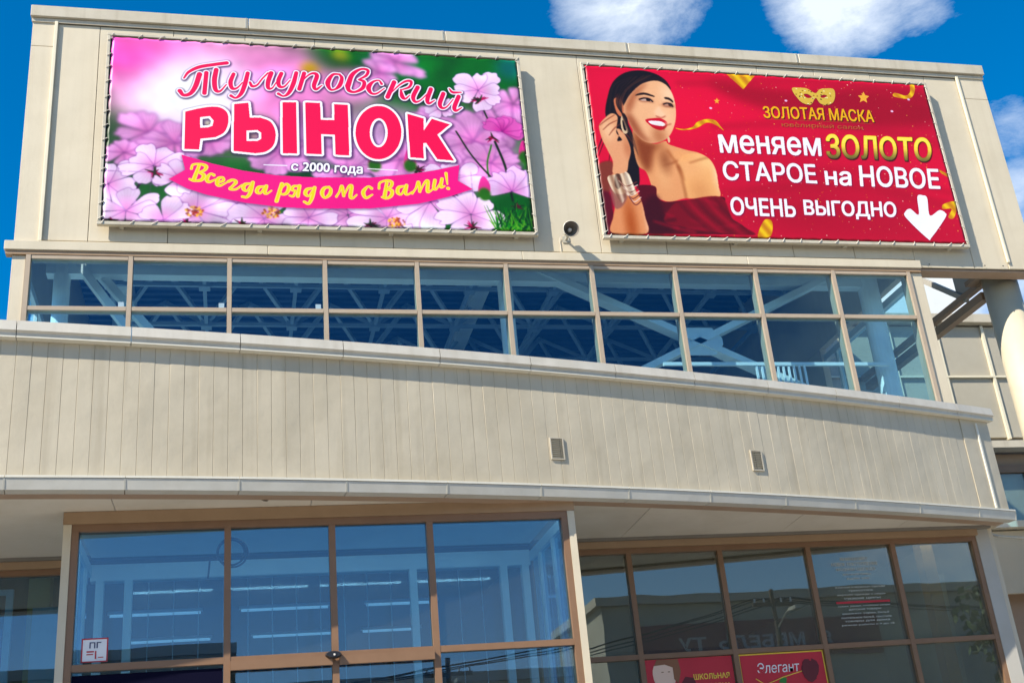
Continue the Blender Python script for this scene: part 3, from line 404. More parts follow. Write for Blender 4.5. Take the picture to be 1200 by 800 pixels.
    petal_flower(cv, .935, .56, .055, 0, .8, 8, rng, (.88, .42, .74), (.70, .15, .5), False, 0, -.2, 3.4)
    for x, y, s in ((.118, .265, 1), (.887, .735, 1.1), (.91, .525, 1.1), (.955, .15, 1), (.60, .03, 1), (.31, .02, 1), (.19, .015, .8), (.84, .035, 1), (.03, .02, 1), (.80, .21, .7), (.72, .33, 1.0), (.55, .40, .6)):
        for k in range(16):
            a = rng.uniform(0, 6.28); l = rng.uniform(.006, .024)*s
            stem([(x, y, .006), (x+l*math.cos(a), y+l*math.sin(a)*1.4, .0015)], rng.choice([(.12, .10, .08), (.1, .2, .08), (.35, .05, .15), (.75, .1, .35)]), .9)
    for x, y in ((.875, .22), (.615, .355), (.70, .36), (.985, .43)):           # buds
        cv.poly([(x-.012, y), (x-.005, y+.07), (x+.006, y+.085), (x+.018, y+.04), (x+.012, y-.01)], (.86, .30, .58)); cv.blob(x+.002, y-.01, .02, .045, (.2, .42, .12), 1, .5)
    for x, y in ((.205, .075), (.375, .08), (.66, .045)):          # yellow centres
        for k in range(60):
            a, l = rng.uniform(0, 6.28), .021*math.sqrt(rng.random()); B(x+l*math.cos(a), y+l*math.sin(a)*1.3, .004, .008, rng.choice([(.93, .72, .22), (.65, .22, .15), (.5, .2, .15), (.95, .8, .35)]), .8, .9)
    for k in range(70):                                                        # grass, lower right
        x = rng.uniform(.89, .995); y = rng.uniform(.0, .08); stem([(x, y, .004), (x+rng.uniform(-.03, .03), y+rng.uniform(.04, .12), .0012)], rng.choice([(.05, .3, .08), (.15, .5, .12), (.03, .18, .06), (.35, .6, .2)]), 1)
    # photographic softness: light patches, fine grain, depth blur in the upper half
    nx_ = np.random.default_rng(5); big = boxblur(nx_.normal(0, 1, (H, W)).astype(np.float32), 22); big /= big.std(); fine = boxblur(nx_.normal(0, 1, (H, W)).astype(np.float32), 1)
    cv.a *= (1+.07*big+.02*fine)[..., None]
    tmp = boxblur(cv.a, 5); kf = np.clip((cv.yy/H-.52)/.2, 0, 1)*np.clip((.78-cv.xx/W)/.05, 0, 1); cv.a = cv.a*(1-kf[..., None])+tmp*kf[..., None]
    cv.a = boxblur(cv.a, 1)*.7+boxblur(cv.a, 3)*.3
    B(.20, .74, .16, .26, (.96, .95, 1.0), .85, 1); B(.10, .96, .2, .16, (.98, .50, .80), .5, 1)
    cv.a = np.clip((cv.a-.5)*1.12+.5, 0, 1)
    # headline
    m = cv.strokes(TITLE); o = cv.dilate(m, 4)
    cv.put(np.roll(boxblur(cv.dilate(m, 7), 3), (-3, 2), (0, 1)), (.16, .08, .25), .75); cv.put(o, (.98, .95, 1.0)); cv.put(m, (.95, .20, .38))
    m = np.zeros_like(m)
    for k, p in enumerate(BIG['fill']):
        if k == 0: p = p[:1]+[tuple(q) for q in smooth_line(p[1:9])]+p[9:]
        if k == 1: p = p[:3]+[tuple(q) for q in smooth_line(p[3:9])]+p[9:]
        m = np.maximum(m, cv.mask([p], k == 4))
    h = np.zeros_like(m)
    for k, p in enumerate(BIG['hole']): h = np.maximum(h, cv.mask([p], k == 2))
    full = cv.dilate(m, 8); hole_in = 1-cv.dilate(1-h, 8)
    o = full*(1-hole_in)
    cv.put(np.roll(boxblur(cv.dilate(o, 4), 4), (-4, 3), (0, 1)), (.16, .08, .25), .7); cv.put(o, (.99, .97, 1.0)); cv.put(m*(1-h), (.97, .20, .36))
    r = cv.mask([RIBBON]); cv.put(np.roll(boxblur(cv.dilate(r, 2), 4), -4, 0), (.25, .08, .3), .5); cv.put(r, (.96, .24, .55))
    m = cv.strokes(RIB); cv.put(cv.dilate(m, 1), (.98, .88, .45)); cv.put(cv.strokes(RIB, .62), (.93, .86, .05))
    t = TXT[0]; m = text_mask(cv, t[1], t[2], 1); cv.put(np.roll(boxblur(cv.dilate(m, 3), 2), -2, 0), (.25, .15, .35), .75); cv.put(m, (1, 1, 1))
    for a, b in (((.36, .325), (.412, .325)), ((.600, .325), (.67, .322))): cv.put(cv.strokes([[a+(.003,), b+(.003,)]]), (.97, .95, 1.), .9)
    return cv.a
def paint_gold(W=1400, H=726):
    cv = Canvas(W, H, (.84, .10, .22)); rng = random.Random(8); B = cv.blob; w = WOM
    # draped red cloth
    n = np.sin(cv.xx/W*5+np.sin(cv.yy/H*4)*1.5)+.6*np.sin(cv.yy/H*9+cv.xx/W*4)
    cv.a *= (1+.05*n)[..., None]; B(.55, .12, .5, .25, (.66, .05, .15), .7, 1); cv.poly([(.35, .93), (.6, .90), (.95, .95), (1, .75), (.7, .70), (.45, .8)], (.60, .03, .12), 20, .75); B(.12, .9, .25, .2, (.93, .14, .28), .6, 1)
    for k in range(5): 
        y = rng.uniform(.2, .9); cv.put(boxblur(cv.strokes([[(rng.uniform(.2, .5), y, .02), (.7, y+.06, .03), (1, y-.05, .02)]]), 9), (.70, .05, .16), .45)
    for k in range(420):
        x, y = rng.uniform(.22, .99), rng.uniform(.03, .97); r = rng.uniform(.0008, .0022); B(x, y, r, r*1.9, rng.choice([(.98, .8, .35), (.95, .6, .3), (1, .9, .8)]), rng.uniform(.5, 1), .5)
    gold, gd = (.93, .70, .12), (.55, .25, .03)
    for k in ('gold1', 'gold2', 'gold3', 'gold4', 'gold5', 'ribb1'):
        m = cv.poly(w[k], (.90, .62, .08), 0, 1, k != 'gold1'); g = .5+.5*np.sin(cv.xx/W*190+cv.yy/H*60); cv.put(m*g, (.99, .90, .35), .6); cv.put(m*(1-g), gd, .3)
    for k in ('star1', 'star2'): cv.poly(w[k], (.95, .70, .30), 0, 1, False)
    for p in ((.34, .76), (.56, .83), (.93, .88), (.87, .80)): B(*p, .006, .009, (.95, .85, 1), .9, .6)
    # the portrait
    skin, lit, dk = (.90, .63, .44), (1., .84, .64), (.48, .20, .10)
    hair = (.09, .05, .06)
    cv.put(cv.strokes([[(.03, .55, .004), (.0, .42, .002)], [(.05, .6, .004), (.015, .45, .002)], [(.055, .55, .003), (.04, .42, .002)]]), (.25, .05, .08), .8)
    cv.poly(w['hairback'], hair, 1)
    hm = cv.mask([w['hairback']], True)
    for k in range(16):
        x = .09+.012*k; cv.put(boxblur(cv.strokes([[(x-.03, .70, .003), (x-.01, .86, .003), (x+.05, .93, .002)]]), 1)*hm, (.26, .16, .15), .35)
    cv.poly(w['armback'], (.50, .22, .17), 3)
    nm = cv.poly(w['neck'], skin, 1)
    cv.put(boxblur(cv.mask([w['neckshade']], True), 12)*nm, dk, .85)
    sm = cv.poly(w['shoulder'], (.95, .70, .47), 3, 1, True, nm)
    B(.35, .37, .050, .19, (1.0, .94, .80), 1, .9, nm); B(.30, .44, .05, .08, (1, .82, .58), .6, 1, nm); B(.25, .40, .07, .10, (.93, .68, .48), .7, 1, nm); B(.27, .27, .05, .12, (.80, .52, .33), .5, 1, nm); B(.375, .25, .03, .12, (.72, .42, .26), .5, 1, nm)
    cv.put(boxblur(cv.mask([w['armsh']], True), 5)*nm, dk, .75); cv.put(boxblur(cv.mask([w['collar']], True), 4)*nm, dk, .6)
    B(.18, .36, .035, .14, (.93, .70, .50), .6, 1, nm)
    cv.poly(w['dress'], (.33, .02, .07), 1); cv.poly(w['dressleft'], (.36, .03, .10), 5); cv.poly(w['dressdark'], (.22, .02, .06), 8, .8)
    fm = cv.poly(w['dressfold'], (.48, .04, .10), 2)
    for k in range(14):
        x = rng.uniform(.12, .42); y = rng.uniform(.02, .26); cv.put(boxblur(cv.strokes([[(x, y, .006), (x+rng.uniform(.01, .06), y+rng.uniform(-.05, .03), .012)]]), 4)*cv.mask([w['dress']], True), rng.choice([(.24, .02, .06), (.62, .08, .16)]), .55)
    # face
    f = cv.poly(w['face'], (.95, .72, .55), 1)
    cv.put(boxblur(cv.mask([w['jawsh']], True), 12)*f, (.55, .25, .15), .9); cv.put(boxblur(cv.mask([w['foresh']], True), 10)*f, (.66, .36, .24), .85)
    B(.235, .83, .05, .11, (.99, .84, .70), .75, 1, f); B(.205, .70, .045, .08, (.98, .78, .62), .8, 1, f); B(.255, .71, .02, .09, (1, .88, .76), .7, 1, f); B(.245, .575, .03, .04, (.98, .76, .60), .7, 1, f); B(.28, .66, .012, .08, (.85, .5, .38), .4, 1, f)
    cv.put(boxblur(cv.mask([w['nose']], True), 4)*f, (1.0, .80, .66), .8); cv.put(boxblur(cv.mask([w['nosesh']], True), 2), (.62, .24, .18), .8)
    for k in ('eye1', 'eye2'):
        e0 = np.array(w[k]); mid = e0[:, 1].mean(); w = dict(w); w[k] = [(float(a), float(mid+(b-mid)*.62)) for a, b in e0]
        cv.put(boxblur(cv.dilate(cv.mask([w[k]], True), 5), 4), (.50, .24, .18), .6); m = cv.poly(w[k], (.80, .66, .60), 0); c = np.array(w[k]).mean(0); B(c[0]+.006, c[1]+.001, .0068, .0125, (.08, .04, .03), 1, .3, cv.dilate(m, 1))
        P = [p+(.004,) for p in [tuple(q) for q in w[k][:4]]]; cv.put(cv.strokes([P]), (.05, .02, .03), 1)
    for k in ('brow1', 'brow2'): cv.poly(w[k], (.14, .07, .05), 1)
    cv.poly(w['mouth'], (.80, .05, .16), 1); cv.poly(w['teeth'], (.97, .96, .98), 0)
    cv.poly(w['ear'], (.82, .48, .34), 1); B(.092, .79, .012, .035, (.6, .25, .18), .7, .8)
    a = cv.poly(w['arm'], (.88, .58, .40), 1); B(.075, .08, .03, .25, (.66, .30, .14), .8, 1, a); B(.125, .12, .022, .25, (1, .84, .72), .8, 1, a)
    h = cv.poly(w['hand'], (.90, .64, .48), 1); B(.05, .60, .03, .10, (.98, .80, .64), .7, 1, h); B(.095, .50, .02, .1, (.70, .38, .25), .5, 1, h)
    for L in ([(.028, .625, .002), (.05, .66, .003), (.072, .69, .002)], [(.036, .60, .002), (.055, .635, .003), (.078, .66, .002)], [(.05, .57, .002), (.066, .61, .003), (.085, .64, .002)], [(.083, .60, .003), (.10, .57, .003), (.112, .52, .002)]): cv.put(boxblur(cv.strokes([L]), 1), (.50, .22, .15), .8)
    b = cv.poly(w['bracelet'], (.82, .66, .55), 0); cv.poly(w['brace_d'], (.20, .10, .08), 1, .9); cv.poly(w['brace_l'], (.99, .95, .88), 1)
    cv.poly(w['chain1'], (.55, .34, .32), 2, .8)
    for k in range(7):
        y = .33-.017*k; cv.put(cv.strokes([[(.055+.004*k, y, .003), (.075+.003*k, y-.045, .003), (.105+.001*k, y-.02, .003)]]), (.93, .80, .76) if k % 2 else (.45, .2, .18), .9)
    m = cv.mask([w['earring']], True)*(1-cv.mask([w['earhole']], True)); cv.put(m, (.86, .74, .60)); cv.poly(w['earring2'], (.90, .75, .6))
    # second pass of light and shade over the portrait, then grain and softness of a printed photograph
    fm = cv.mask([w['face']], True)
    B(.262, .60, .035, .02, (1, .88, .76), .5, 1, fm); B(.185, .58, .035, .10, (.60, .30, .17), .55, 1, fm); B(.222, .765, .030, .02, (.62, .33, .22), .45, 1, fm); B(.275, .74, .022, .02, (.62, .33, .22), .4, 1, fm); B(.262, .69, .006, .07, (1, .93, .85), .7, 1, fm); B(.262, .655, .011, .014, (1, .80, .70), .8, 1, fm)
    B(.215, .655, .02, .03, (1, .74, .60), .7, 1, fm); B(.30, .70, .012, .05, (.80, .50, .34), .5, 1, fm); B(.243, .52, .05, .03, (.72, .40, .25), .45, 1, fm)
    cv.put(boxblur(cv.strokes([[(.222, .655, .004), (.205, .64, .005), (.200, .615, .003)]]), 2)*fm, (.60, .28, .18), .6)
    lips = cv.mask([w['mouth']], True); cv.put(boxblur(cv.strokes([[(.232, .592, .004), (.255, .583, .006), (.275, .60, .003)]]), 1)*lips, (.95, .35, .42), .7)
    B(.19, .44, .03, .12, (.45, .20, .10), .55, 1, nm); B(.235, .47, .035, .05, (.96, .68, .45), .5, 1, nm); cv.put(boxblur(cv.strokes([[(.20, .50, .006), (.225, .40, .008), (.232, .33, .004)]]), 5)*nm, (.62, .33, .18), .6); cv.put(boxblur(cv.strokes([[(.255, .43, .004), (.29, .455, .006), (.335, .48, .004)]]), 4)*nm, (.58, .30, .16), .55)
    for k in range(26):                                      # hair strands swept back and down the neck
        t = k/25; cv.put(boxblur(cv.strokes([[(.195-.06*t, .945-.02*t, .0015), (.125-.03*t, .86-.03*t, .002), (.085-.012*t+.01, .74, .002), (.10+.03*t, .60, .002), (.125+.03*t, .42, .0015), (.12+.035*t, .30, .001)]]), 1)*cv.mask([w['hairback']], True), rng.choice([(.22, .13, .11), (.32, .19, .15), (.02, .01, .02)]), .45)
    for k in range(10):                                      # folds of the frill
        x = .20+.026*k; cv.put(boxblur(cv.strokes([[(x, .24, .004), (x+.03, .15, .010), (x+.09, .03, .006)]]), 6)*cv.mask([w['dressfold']], True), (.74, .12, .20) if k % 2 else (.30, .02, .07), .55)
    cf = cv.mask([w['bracelet']], True); g = .5+.5*np.sin(cv.xx/W*330+cv.yy/H*30); cv.put(cf*g, (1., .94, .82), .55); cv.put(cf*(1-g), (.42, .25, .16), .45)
    gr = np.random.default_rng(3).normal(0, 1, (H, W)).astype(np.float32); gr = boxblur(gr, 1); pm = boxblur(np.maximum.reduce([fm, nm, cv.mask([w['arm'], w['hand']], True)]), 2)
    cv.a += (gr*.02*pm)[..., None]
    x1 = int(.47*W); soft = cv.a[:, :x1].copy(); cv.a[:, :x1] = boxblur(soft, 1)*.7+soft*.3
    # mask emblem and words
    m = cv.mask([w['mask']], True)*(1-cv.mask([w['mh1'], w['mh2']], True)); cv.put(np.roll(boxblur(m, 2), -3, 0), (.35, .02, .08), .7); cv.put(m, (.86, .72, .32))
    for k in range(260):
        x, y = rng.uniform(.50, .70), rng.uniform(.70, .97); B(x, y, .003, .004, rng.choice([(.25, .2, .08), (.98, .95, .75), (.5, .35, .1)]), 1, .5, m)
    for t in TXT[1:]:
        k = t[3]; m = text_mask(cv, t[1], t[2], {'w2': 2, 'gold': 3, 'gold2': 1, 'gold3': 0}[k])
        if k == 'w2': cv.put(np.roll(boxblur(cv.dilate(m, 2), 2), (-2, 2), (0, 1)), (.45, .05, .25), .6); cv.put(m, (.97, .96, 1.0))
        else:
            cv.put(np.roll(boxblur(cv.dilate(m, 1), 1), (-3, 2), (0, 1)), (.22, .02, .03), .9 if k != 'gold3' else .3)
            ys = np.array([q[1] for q in t[2]]); g = np.clip((cv.yy/H-ys.min())/(ys.max()-ys.min()), 0, 1)[..., None]
            c = np.array((.99, .78, .16))*np.clip(.22+1.5*g, .2, 1.0)+np.array((0, .1, .05))*(g > .62) if k == 'gold' else np.broadcast_to(np.array((.95, .72, .22) if k == 'gold2' else (.72, .48, .22)), (H, W, 3))
            if k == 'gold3': m = m*.9
            cv.put(m, np.clip(c, 0, 1).astype(np.float32))
            if k == 'gold': cv.put(m*(1-cv.dilate(1-m, 2)), np.clip(np.array((.99, .92, .50))*np.clip(.5+g, 0, 1), 0, 1).astype(np.float32), .6)
    cv.put(cv.strokes([[(.50, .712, .002), (.80, .716, .002)]]), (.65, .35, .2), .8)
    cv.put(np.roll(boxblur(cv.mask([w['arrow']], True), 3), -3, 0), (.45, .05, .2), .5); cv.poly(w['arrow'], (.97, .96, 1), 0)
    return cv.a
def make_image(name, arr):
    H, W = arr.shape[:2]; im = bpy.data.images.new(name, W, H); b = np.ones((H, W, 4), np.float32); b[..., :3] = np.clip(arr, 0, 1)
    im.pixels.foreach_set(b.ravel()); im.update(); im.pack(); return im
# ------------------------------------------------------------------ the setting
MB().box(-600, 600, -600, 600, -1.75, -1.60).obj('ground', 'asphalt', kind='structure')
MB().box(-60, 90, -23, -6.5, -1.62, -1.594).obj('plaza', 'concrete', kind='structure')
MB().box(-30, 60, -6.5, 40, -1.60, -.62).obj('pavement', 'concrete', kind='structure')
# ================================================================== the market hall
hall = thing('market_building', 'large beige market hall with curved projecting canopy band and ribbon windows', 'building', (6.3, 0, -.62))
X0, X1 = -.20, 14.80
B = lambda: MB()
# upper box: core behind the metal panels, roof, side and rear walls
B().box(X0+.01, X1-.01, .03, .24, 7.72, 11.48).obj('wall_core', 'core', hall)
B().box(X0, X0+.12, .32, 14.6, 7.62, 11.3).obj('side_wall', 'cladding', hall)
B().box(X0, 12.76, 14.6, 14.8, 4.9, 11.3).obj('rear_wall', 'cladding', hall)
B().box(12.64, 12.76, .32, 14.6, 7.75, 9.95).obj('side_wall', 'cladding', hall)
B().box(X0, 12.76, .33, 14.6, 9.96, 10.1).obj('flat_roof', 'core', hall)
# metal panels of the box front, each its own piece, 8 mm joints
edges = [X0, .12, .70] + [.70+1.0*k for k in range(1, 14)] + [14.30, X1]
edges = sorted(set(round(e, 3) for e in edges))
for i in range(len(edges)-1):
    a, b = edges[i]+.004, edges[i+1]-.004
    if i in (0, len(edges)-2):
        B().box(a, b, -.012, .028, 7.795 if i == 0 else 7.70, 10.87).obj('cladding_panel', 'cladding', hall, bevel=.003)
        B().box(a, b, -.010, .028, 10.878, 11.30).obj('cladding_panel', 'cladding', hall, bevel=.003)
    else:
        B().box(a, b, rnd.uniform(-.003, .003), .029, 7.83 if b < 12.8 else 7.70, 11.27).obj('cladding_panel', 'cladding', hall, bevel=.003)
for x in (.12, 14.30): B().box(x-.022, x+.022, -.045, -.013, 7.80, 11.29).obj('joint_strip', 'rib', hall, bevel=.004)
# cap along the roof edge in lengths, with a shadow gap under it
caps = [X0-.03, 2.75, 5.65, 8.55, 11.45, X1+.03]
for a, b in zip(caps[:-1], caps[1:]):
    B().box(a+.004, b-.004, -.07, .36, 11.345, 11.53).obj('parapet_cap', 'trim', hall, bevel=.006)
    B().box(b-.05, b-.03, -.078, -.0705, 11.35, 11.525).obj('cap_seam', 'galv', hall) if b < 14 else None
B().box(X0-.01, X1+.01, -.03, -.014, 11.275, 11.335).obj('head_flashing', 'trim', hall)
# fascia strip under the panels, with the brown reveal below it
fx = [X0-.10, 3.0, 6.5, 9.9, 12.74]
for a, b in zip(fx[:-1], fx[1:]): B().box(a+.002, b-.002, -.068, .03, 7.655, 7.785).obj('fascia_strip', 'cladding', hall, bevel=.006)
B().box(X0-.08, 12.72, -.045, .06, 7.60, 7.65).obj('window_head_reveal', 'brown_light', hall)
B().box(12.76, X1-.02, .031, .27, 7.66, 7.688).obj('box_underside', 'beam_brown', hall)
for k in (0, 6, 8):                                              # screws in the right-hand edge
    B().box(12.9+k*.16, 12.92+k*.16, -.026, -.0205, 7.735, 7.75).obj('screw', 'black', hall)
# end posts of the ribbon window
B().box(X0, -.035, -.01, .14, 4.9, 7.595).obj('corner_post', 'cladding', hall, bevel=.004)
B().box(12.535, 12.74, -.01, .14, 4.9, 7.595).obj('corner_post', 'cladding', hall, bevel=.004)
# ribbon window, ten bays by three rows: every bay a frame piece, every pane its own
WB = 1.25
band = B()
for k in range(11):
    x = k*WB; band.box(x-.029, x+.029, -.045, .0, 4.95, 7.595); band.box(x-.026, x+.026, .012, .15, 4.95, 7.59)
ribw = band.obj('ribbon_window', 'brown_sunlit', hall)
for k in range(10):
    for z in (6.845, 5.02): B().box(k*WB+.034, (k+1)*WB-.034, -.040, .09, z-.028, z+.028).obj('transom', 'brown_sunlit', ribw)
    B().box(k*WB+.034, (k+1)*WB-.034, -.038, .10, 7.545, 7.592).obj('transom', 'brown_sunlit', ribw)
    for z0, z1 in ((6.874, 7.544), (5.05, 6.816)):
        B().box(k*WB+.034, (k+1)*WB-.034, .002, .008, z0, z1).obj('pane', 'glass_upper', ribw)
st = thing('window_stickers', '', '') if False else None
for k in (0, 1, 2):                                             # small pale stickers in the pane corners
    x = (k+1)*WB-.034-.13; o = B().box(x+.03, x+.10, -.004, -.001, 6.885, 6.955).obj('window_sticker', 'sticker_pale')
    o['category'] = 'sticker'; o['label'] = ('small pale sticker in the lower corner of the %s upper window pane from the left' % ('first', 'second', 'third')[k]); o['group'] = 'pale stickers on the ribbon window'
# inside the upper hall ------------------------------------------------------------
B().box(X0+.12, 12.64, .34, 14.6, 9.93, 9.955).obj('ceiling_deck', 'deck', hall)
dk = B()
for i in range(62): dk.box(X0+.13, 12.63, .36+i*.23, .36+i*.23+.10, 9.86, 9.929)
o = dk.obj('deck_rib', 'deck', hall); o['kind'] = 'stuff'
B().box(X0+.14, 12.63, .2, 14.6, 4.80, 4.90).obj('hall_floor', 'floor_in', hall)
nx, ny = 9, 8; gx = lambda i: .62+1.47*i; gy = lambda j: .52+1.53*j
tr = B()
for i in range(nx):
    for j in range(ny):
        p = Vector((gx(i), gy(j), 9.0)); tr.box(p.x-.09, p.x+.09, p.y-.09, p.y+.09, 8.93, 9.07)
        if i < nx-1: tr.bar(p, (gx(i+1), gy(j), 9.0), .06, .06)
        if j < ny-1: tr.bar(p, (gx(i), gy(j+1), 9.0), .06, .06)
        for sx in (-.5, .5):
            for sy in (-.5, .5):
                q = Vector((p.x+sx*1.47, p.y+sy*1.53, 9.78))
                if q.x > 0 and q.x < 12.6 and q.y > .3: tr.bar(p, q, .07, .07)
o = tr.obj('roof_truss', 'truss', hall); o['kind'] = 'stuff'
for x in (.30, 6.42, 12.30):
    B().tube([(x, .80, 4.9), (x, .80, 9.9)], .11 if x < 12 else .16, 20).obj('hall_column', 'steel_white', hall, smooth=False)
for x in (.75, 6.85): B().box(x-.13, x+.13, .5, 14.5, 9.25, 9.60).obj('roof_girder', 'steel_white', hall)
B().box(.1, 12.4, .72, .90, 7.72, 7.98).obj('edge_beam', 'steel_white', hall)
bc = [((.42, .80, 8.0), (2.6, .80, 4.9)), ((6.55, .80, 8.10), (12.15, .80, 5.40)), ((12.1, .80, 8.12), (6.5, .80, 5.43)), ((.62, .95, 8.0), (3.1, .95, 4.95))]
for a, b in bc: B().bar(a, b, .10, .20, (0, 1, 0)).obj('diagonal_brace', 'steel_white', hall)
MB().add([(9.32+dx, y_, 6.77+dz_) for y_ in (.725, .745) for dx, dz_ in ((-.34, .05), (-.2, .22), (.2, .22), (.34, .05), (.34, -.05), (.2, -.22), (-.2, -.22), (-.34, -.05))], [tuple(range(8))[::-1], tuple(range(8, 16))]+[(i, (i+1) % 8, 8+(i+1) % 8, 8+i) for i in range(8)]).obj('gusset_plate', 'steel_white', hall)
rail = B().box(8.6, 12.2, .52, .57, 6.30, 6.35).obj('railing', 'steel_white', hall)
for k in range(10): B().box(10.02+k*.085, 10.05+k*.085, .53, .555, 5.0, 6.299).obj('baluster', 'steel_white', rail)
# side windows of the hall
for x, y1 in ((X0+.02, 8), (12.66, 3.2)):
    sf = B().box(x, x+.10, .15, y1, 7.50, 7.61).obj('side_window', 'steel_white', hall)
    n = int((y1-.15)/1.3)
    for k in range(n+1): B().box(x+.01, x+.09, .16+k*1.3, .22+k*1.3, 4.9, 7.499).obj('mullion', 'steel_white', sf)
    for k in range(n): B().box(x+.04, x+.046, .23+k*1.3, .15+(k+1)*1.3, 4.9, 7.495).obj('pane', 'glass_upper', sf)
B().box(X0, X0+.12, 8.05, 14.6, 4.9, 7.6).obj('side_wall', 'cladding', hall)
B().box(12.64, 12.76, 3.25, 14.6, 4.9, 7.74).obj('side_wall', 'cladding', hall)
# ================================================================== curved canopy band
CB = lambda x: .009443*x*x+.064447*x-2.8547
DZ = lambda x: .000717*x*x-.0211*x+.0359         # the coping falls slightly towards the right
def curve_pt(x):
    d = .018886*x+.064447; n = Vector((d, -1)).normalized(); return (x, CB(x)), n
arc = [(-5.0)]
def step(x, L): return x+L/math.hypot(1, .018886*x+.064447)
XE = 12.86
def xs(a, b, n=8): return [a+(b-a)*i/n for i in range(n+1)]
B().prism([(-.03, 3.63), (-.03, 5.19), (-.14, 5.19), (-.14, 3.63)], curve_pt, xs(-5, XE-.01, 60), DZ).obj('canopy_wall', 'core', hall)
pitch = .1475; x = -5.0; proto = None; ns = 0
pos = []
while x < 12.2: nxt = step(x, pitch); pos.append((x, nxt)); x = nxt
for k, (a, b) in enumerate(pos):
    xm = (a+b)/2; (px, py), nn = curve_pt(xm)
    if proto is None:
        proto = MB().add([(-.0737, 0, 3.745), (.0737, 0, 3.745), (.0737, .02, 3.745), (-.0737, .02, 3.745), (-.0737, 0, 5.19), (.0737, 0, 5.19), (.0737, .02, 5.19), (-.0737, .02, 5.19),
                          (-.0700, -.0048, 3.745), (.0700, -.0048, 3.745), (-.0700, -.0048, 5.19), (.0700, -.0048, 5.19)],
                         [(8, 9, 11, 10), (0, 8, 10, 4), (9, 1, 5, 11), (1, 2, 6, 5), (2, 3, 7, 6), (3, 0, 4, 7), (4, 10, 11, 5, 6, 7), (0, 3, 2, 1, 9, 8)]).obj('cladding_slat', 'slat', hall, loc=(0, 0, 3.745))
        o = proto
    else: o = proto.copy(); COL.objects.link(o)
    off = 0.0 if k % 10 else .006
    o.location = Vector((px-nn[0]*.008, py-nn[1]*.008, 3.745))-parent_world(hall); o.scale = (1, 1, 1+DZ(xm)/1.445)
    o.rotation_euler = (rnd.uniform(-.0015, .0015), 0, math.atan2(nn[0], -nn[1])+rnd.uniform(-.004, .004))
# right-hand corner sheet and its bright strip
xl = pos[-1][1]
B().prism([(.006, 3.745), (.006, 5.19), (-.028, 5.19), (-.028, 3.745)], curve_pt, xs(xl+.004, XE, 6), DZ).obj('corner_sheet', 'slat', hall)
B().prism([(.026, 3.76), (.026, 4.97), (.007, 4.97), (.007, 3.76)], curve_pt, [12.60, 12.63]).obj('corner_strip', 'lip', hall)
yE = CB(XE)
B().box(XE-.10, XE+.02, yE+.04, 1.0, 3.62, 5.12).obj('canopy_end_wall', 'slat', hall)
# coping lengths and gutter lengths
x = -5.0
while x < XE:
    n = min(step(x, 1.09), XE+.06) if XE-x > .5 else XE+.06
    if XE+.06-n < .4: n = XE+.06
    q = xs(x+.004, n-.004, 4)
    B().prism([(.085, 5.315), (.105, 5.205), (.078, 5.185), (.072, 5.155), (-.06, 5.155), (-.34, 5.30)], curve_pt, q, DZ).obj('coping_piece', 'coping', hall)
    B().prism([(.082, 5.150), (.082, 5.136), (-.02, 5.133), (-.02, 5.150)], curve_pt, q, DZ).obj('coping_lip', 'lip', hall)
    B().prism([(.050, 3.715), (.030, 3.605), (-.10, 3.600), (-.10, 3.715)], curve_pt, q).obj('gutter_piece', 'gutter', hall)
    B().prism([(.058, 3.742), (.058, 3.720), (-.02, 3.720), (-.02, 3.742)], curve_pt, q).obj('gutter_lip', 'lip', hall)
    B().prism([(.054, 3.718), (.035, 3.604), (.02, 3.604), (.02, 3.718)], curve_pt, [n-.010, n+.006]).obj('gutter_joint', 'galv', hall)
    x = n
    if x >= XE: break
# brown lip and soffit panels behind the gutter
B().prism([(-.102, 3.598), (-.102, 3.64), (-.26, 3.64), (-.26, 3.598)], curve_pt, xs(-5, XE-.02, 40)).obj('soffit_lip', 'beam_brown', hall)
def soffit(a, b):
    m = B(); q = xs(a+.004, b-.004, 4); vs = []
    for x in q:
        (px, py), nn = curve_pt(x); vs += [(px-nn[0]*.264, py-nn[1]*.264, 3.632), (px, -.16, 3.632), (px-nn[0]*.264, py-nn[1]*.264, 3.655), (px, -.16, 3.655)]
    fs = []
    for i in range(4):
        o = i*4; fs += [(o, o+4, o+5, o+1), (o+2, o+3, o+7, o+6), (o, o+2, o+6, o+4), (o+1, o+5, o+7, o+3)]
    fs += [(0, 1, 3, 2), (16, 18, 19, 17)]
    m.add(vs, fs).obj('soffit_panel', 'soffit', hall)
for a, b in zip([-5, -2.6, -.6, 1.4, 3.4, 5.4, 7.4, 9.6, 11.3], [-2.6, -.6, 1.4, 3.4, 5.4, 7.4, 9.6, 11.3, XE-.1]): soffit(a, b)
B().box(-5, XE-.12, -.155, .14, 3.60, 3.80).obj('canopy_beam', 'core', hall)
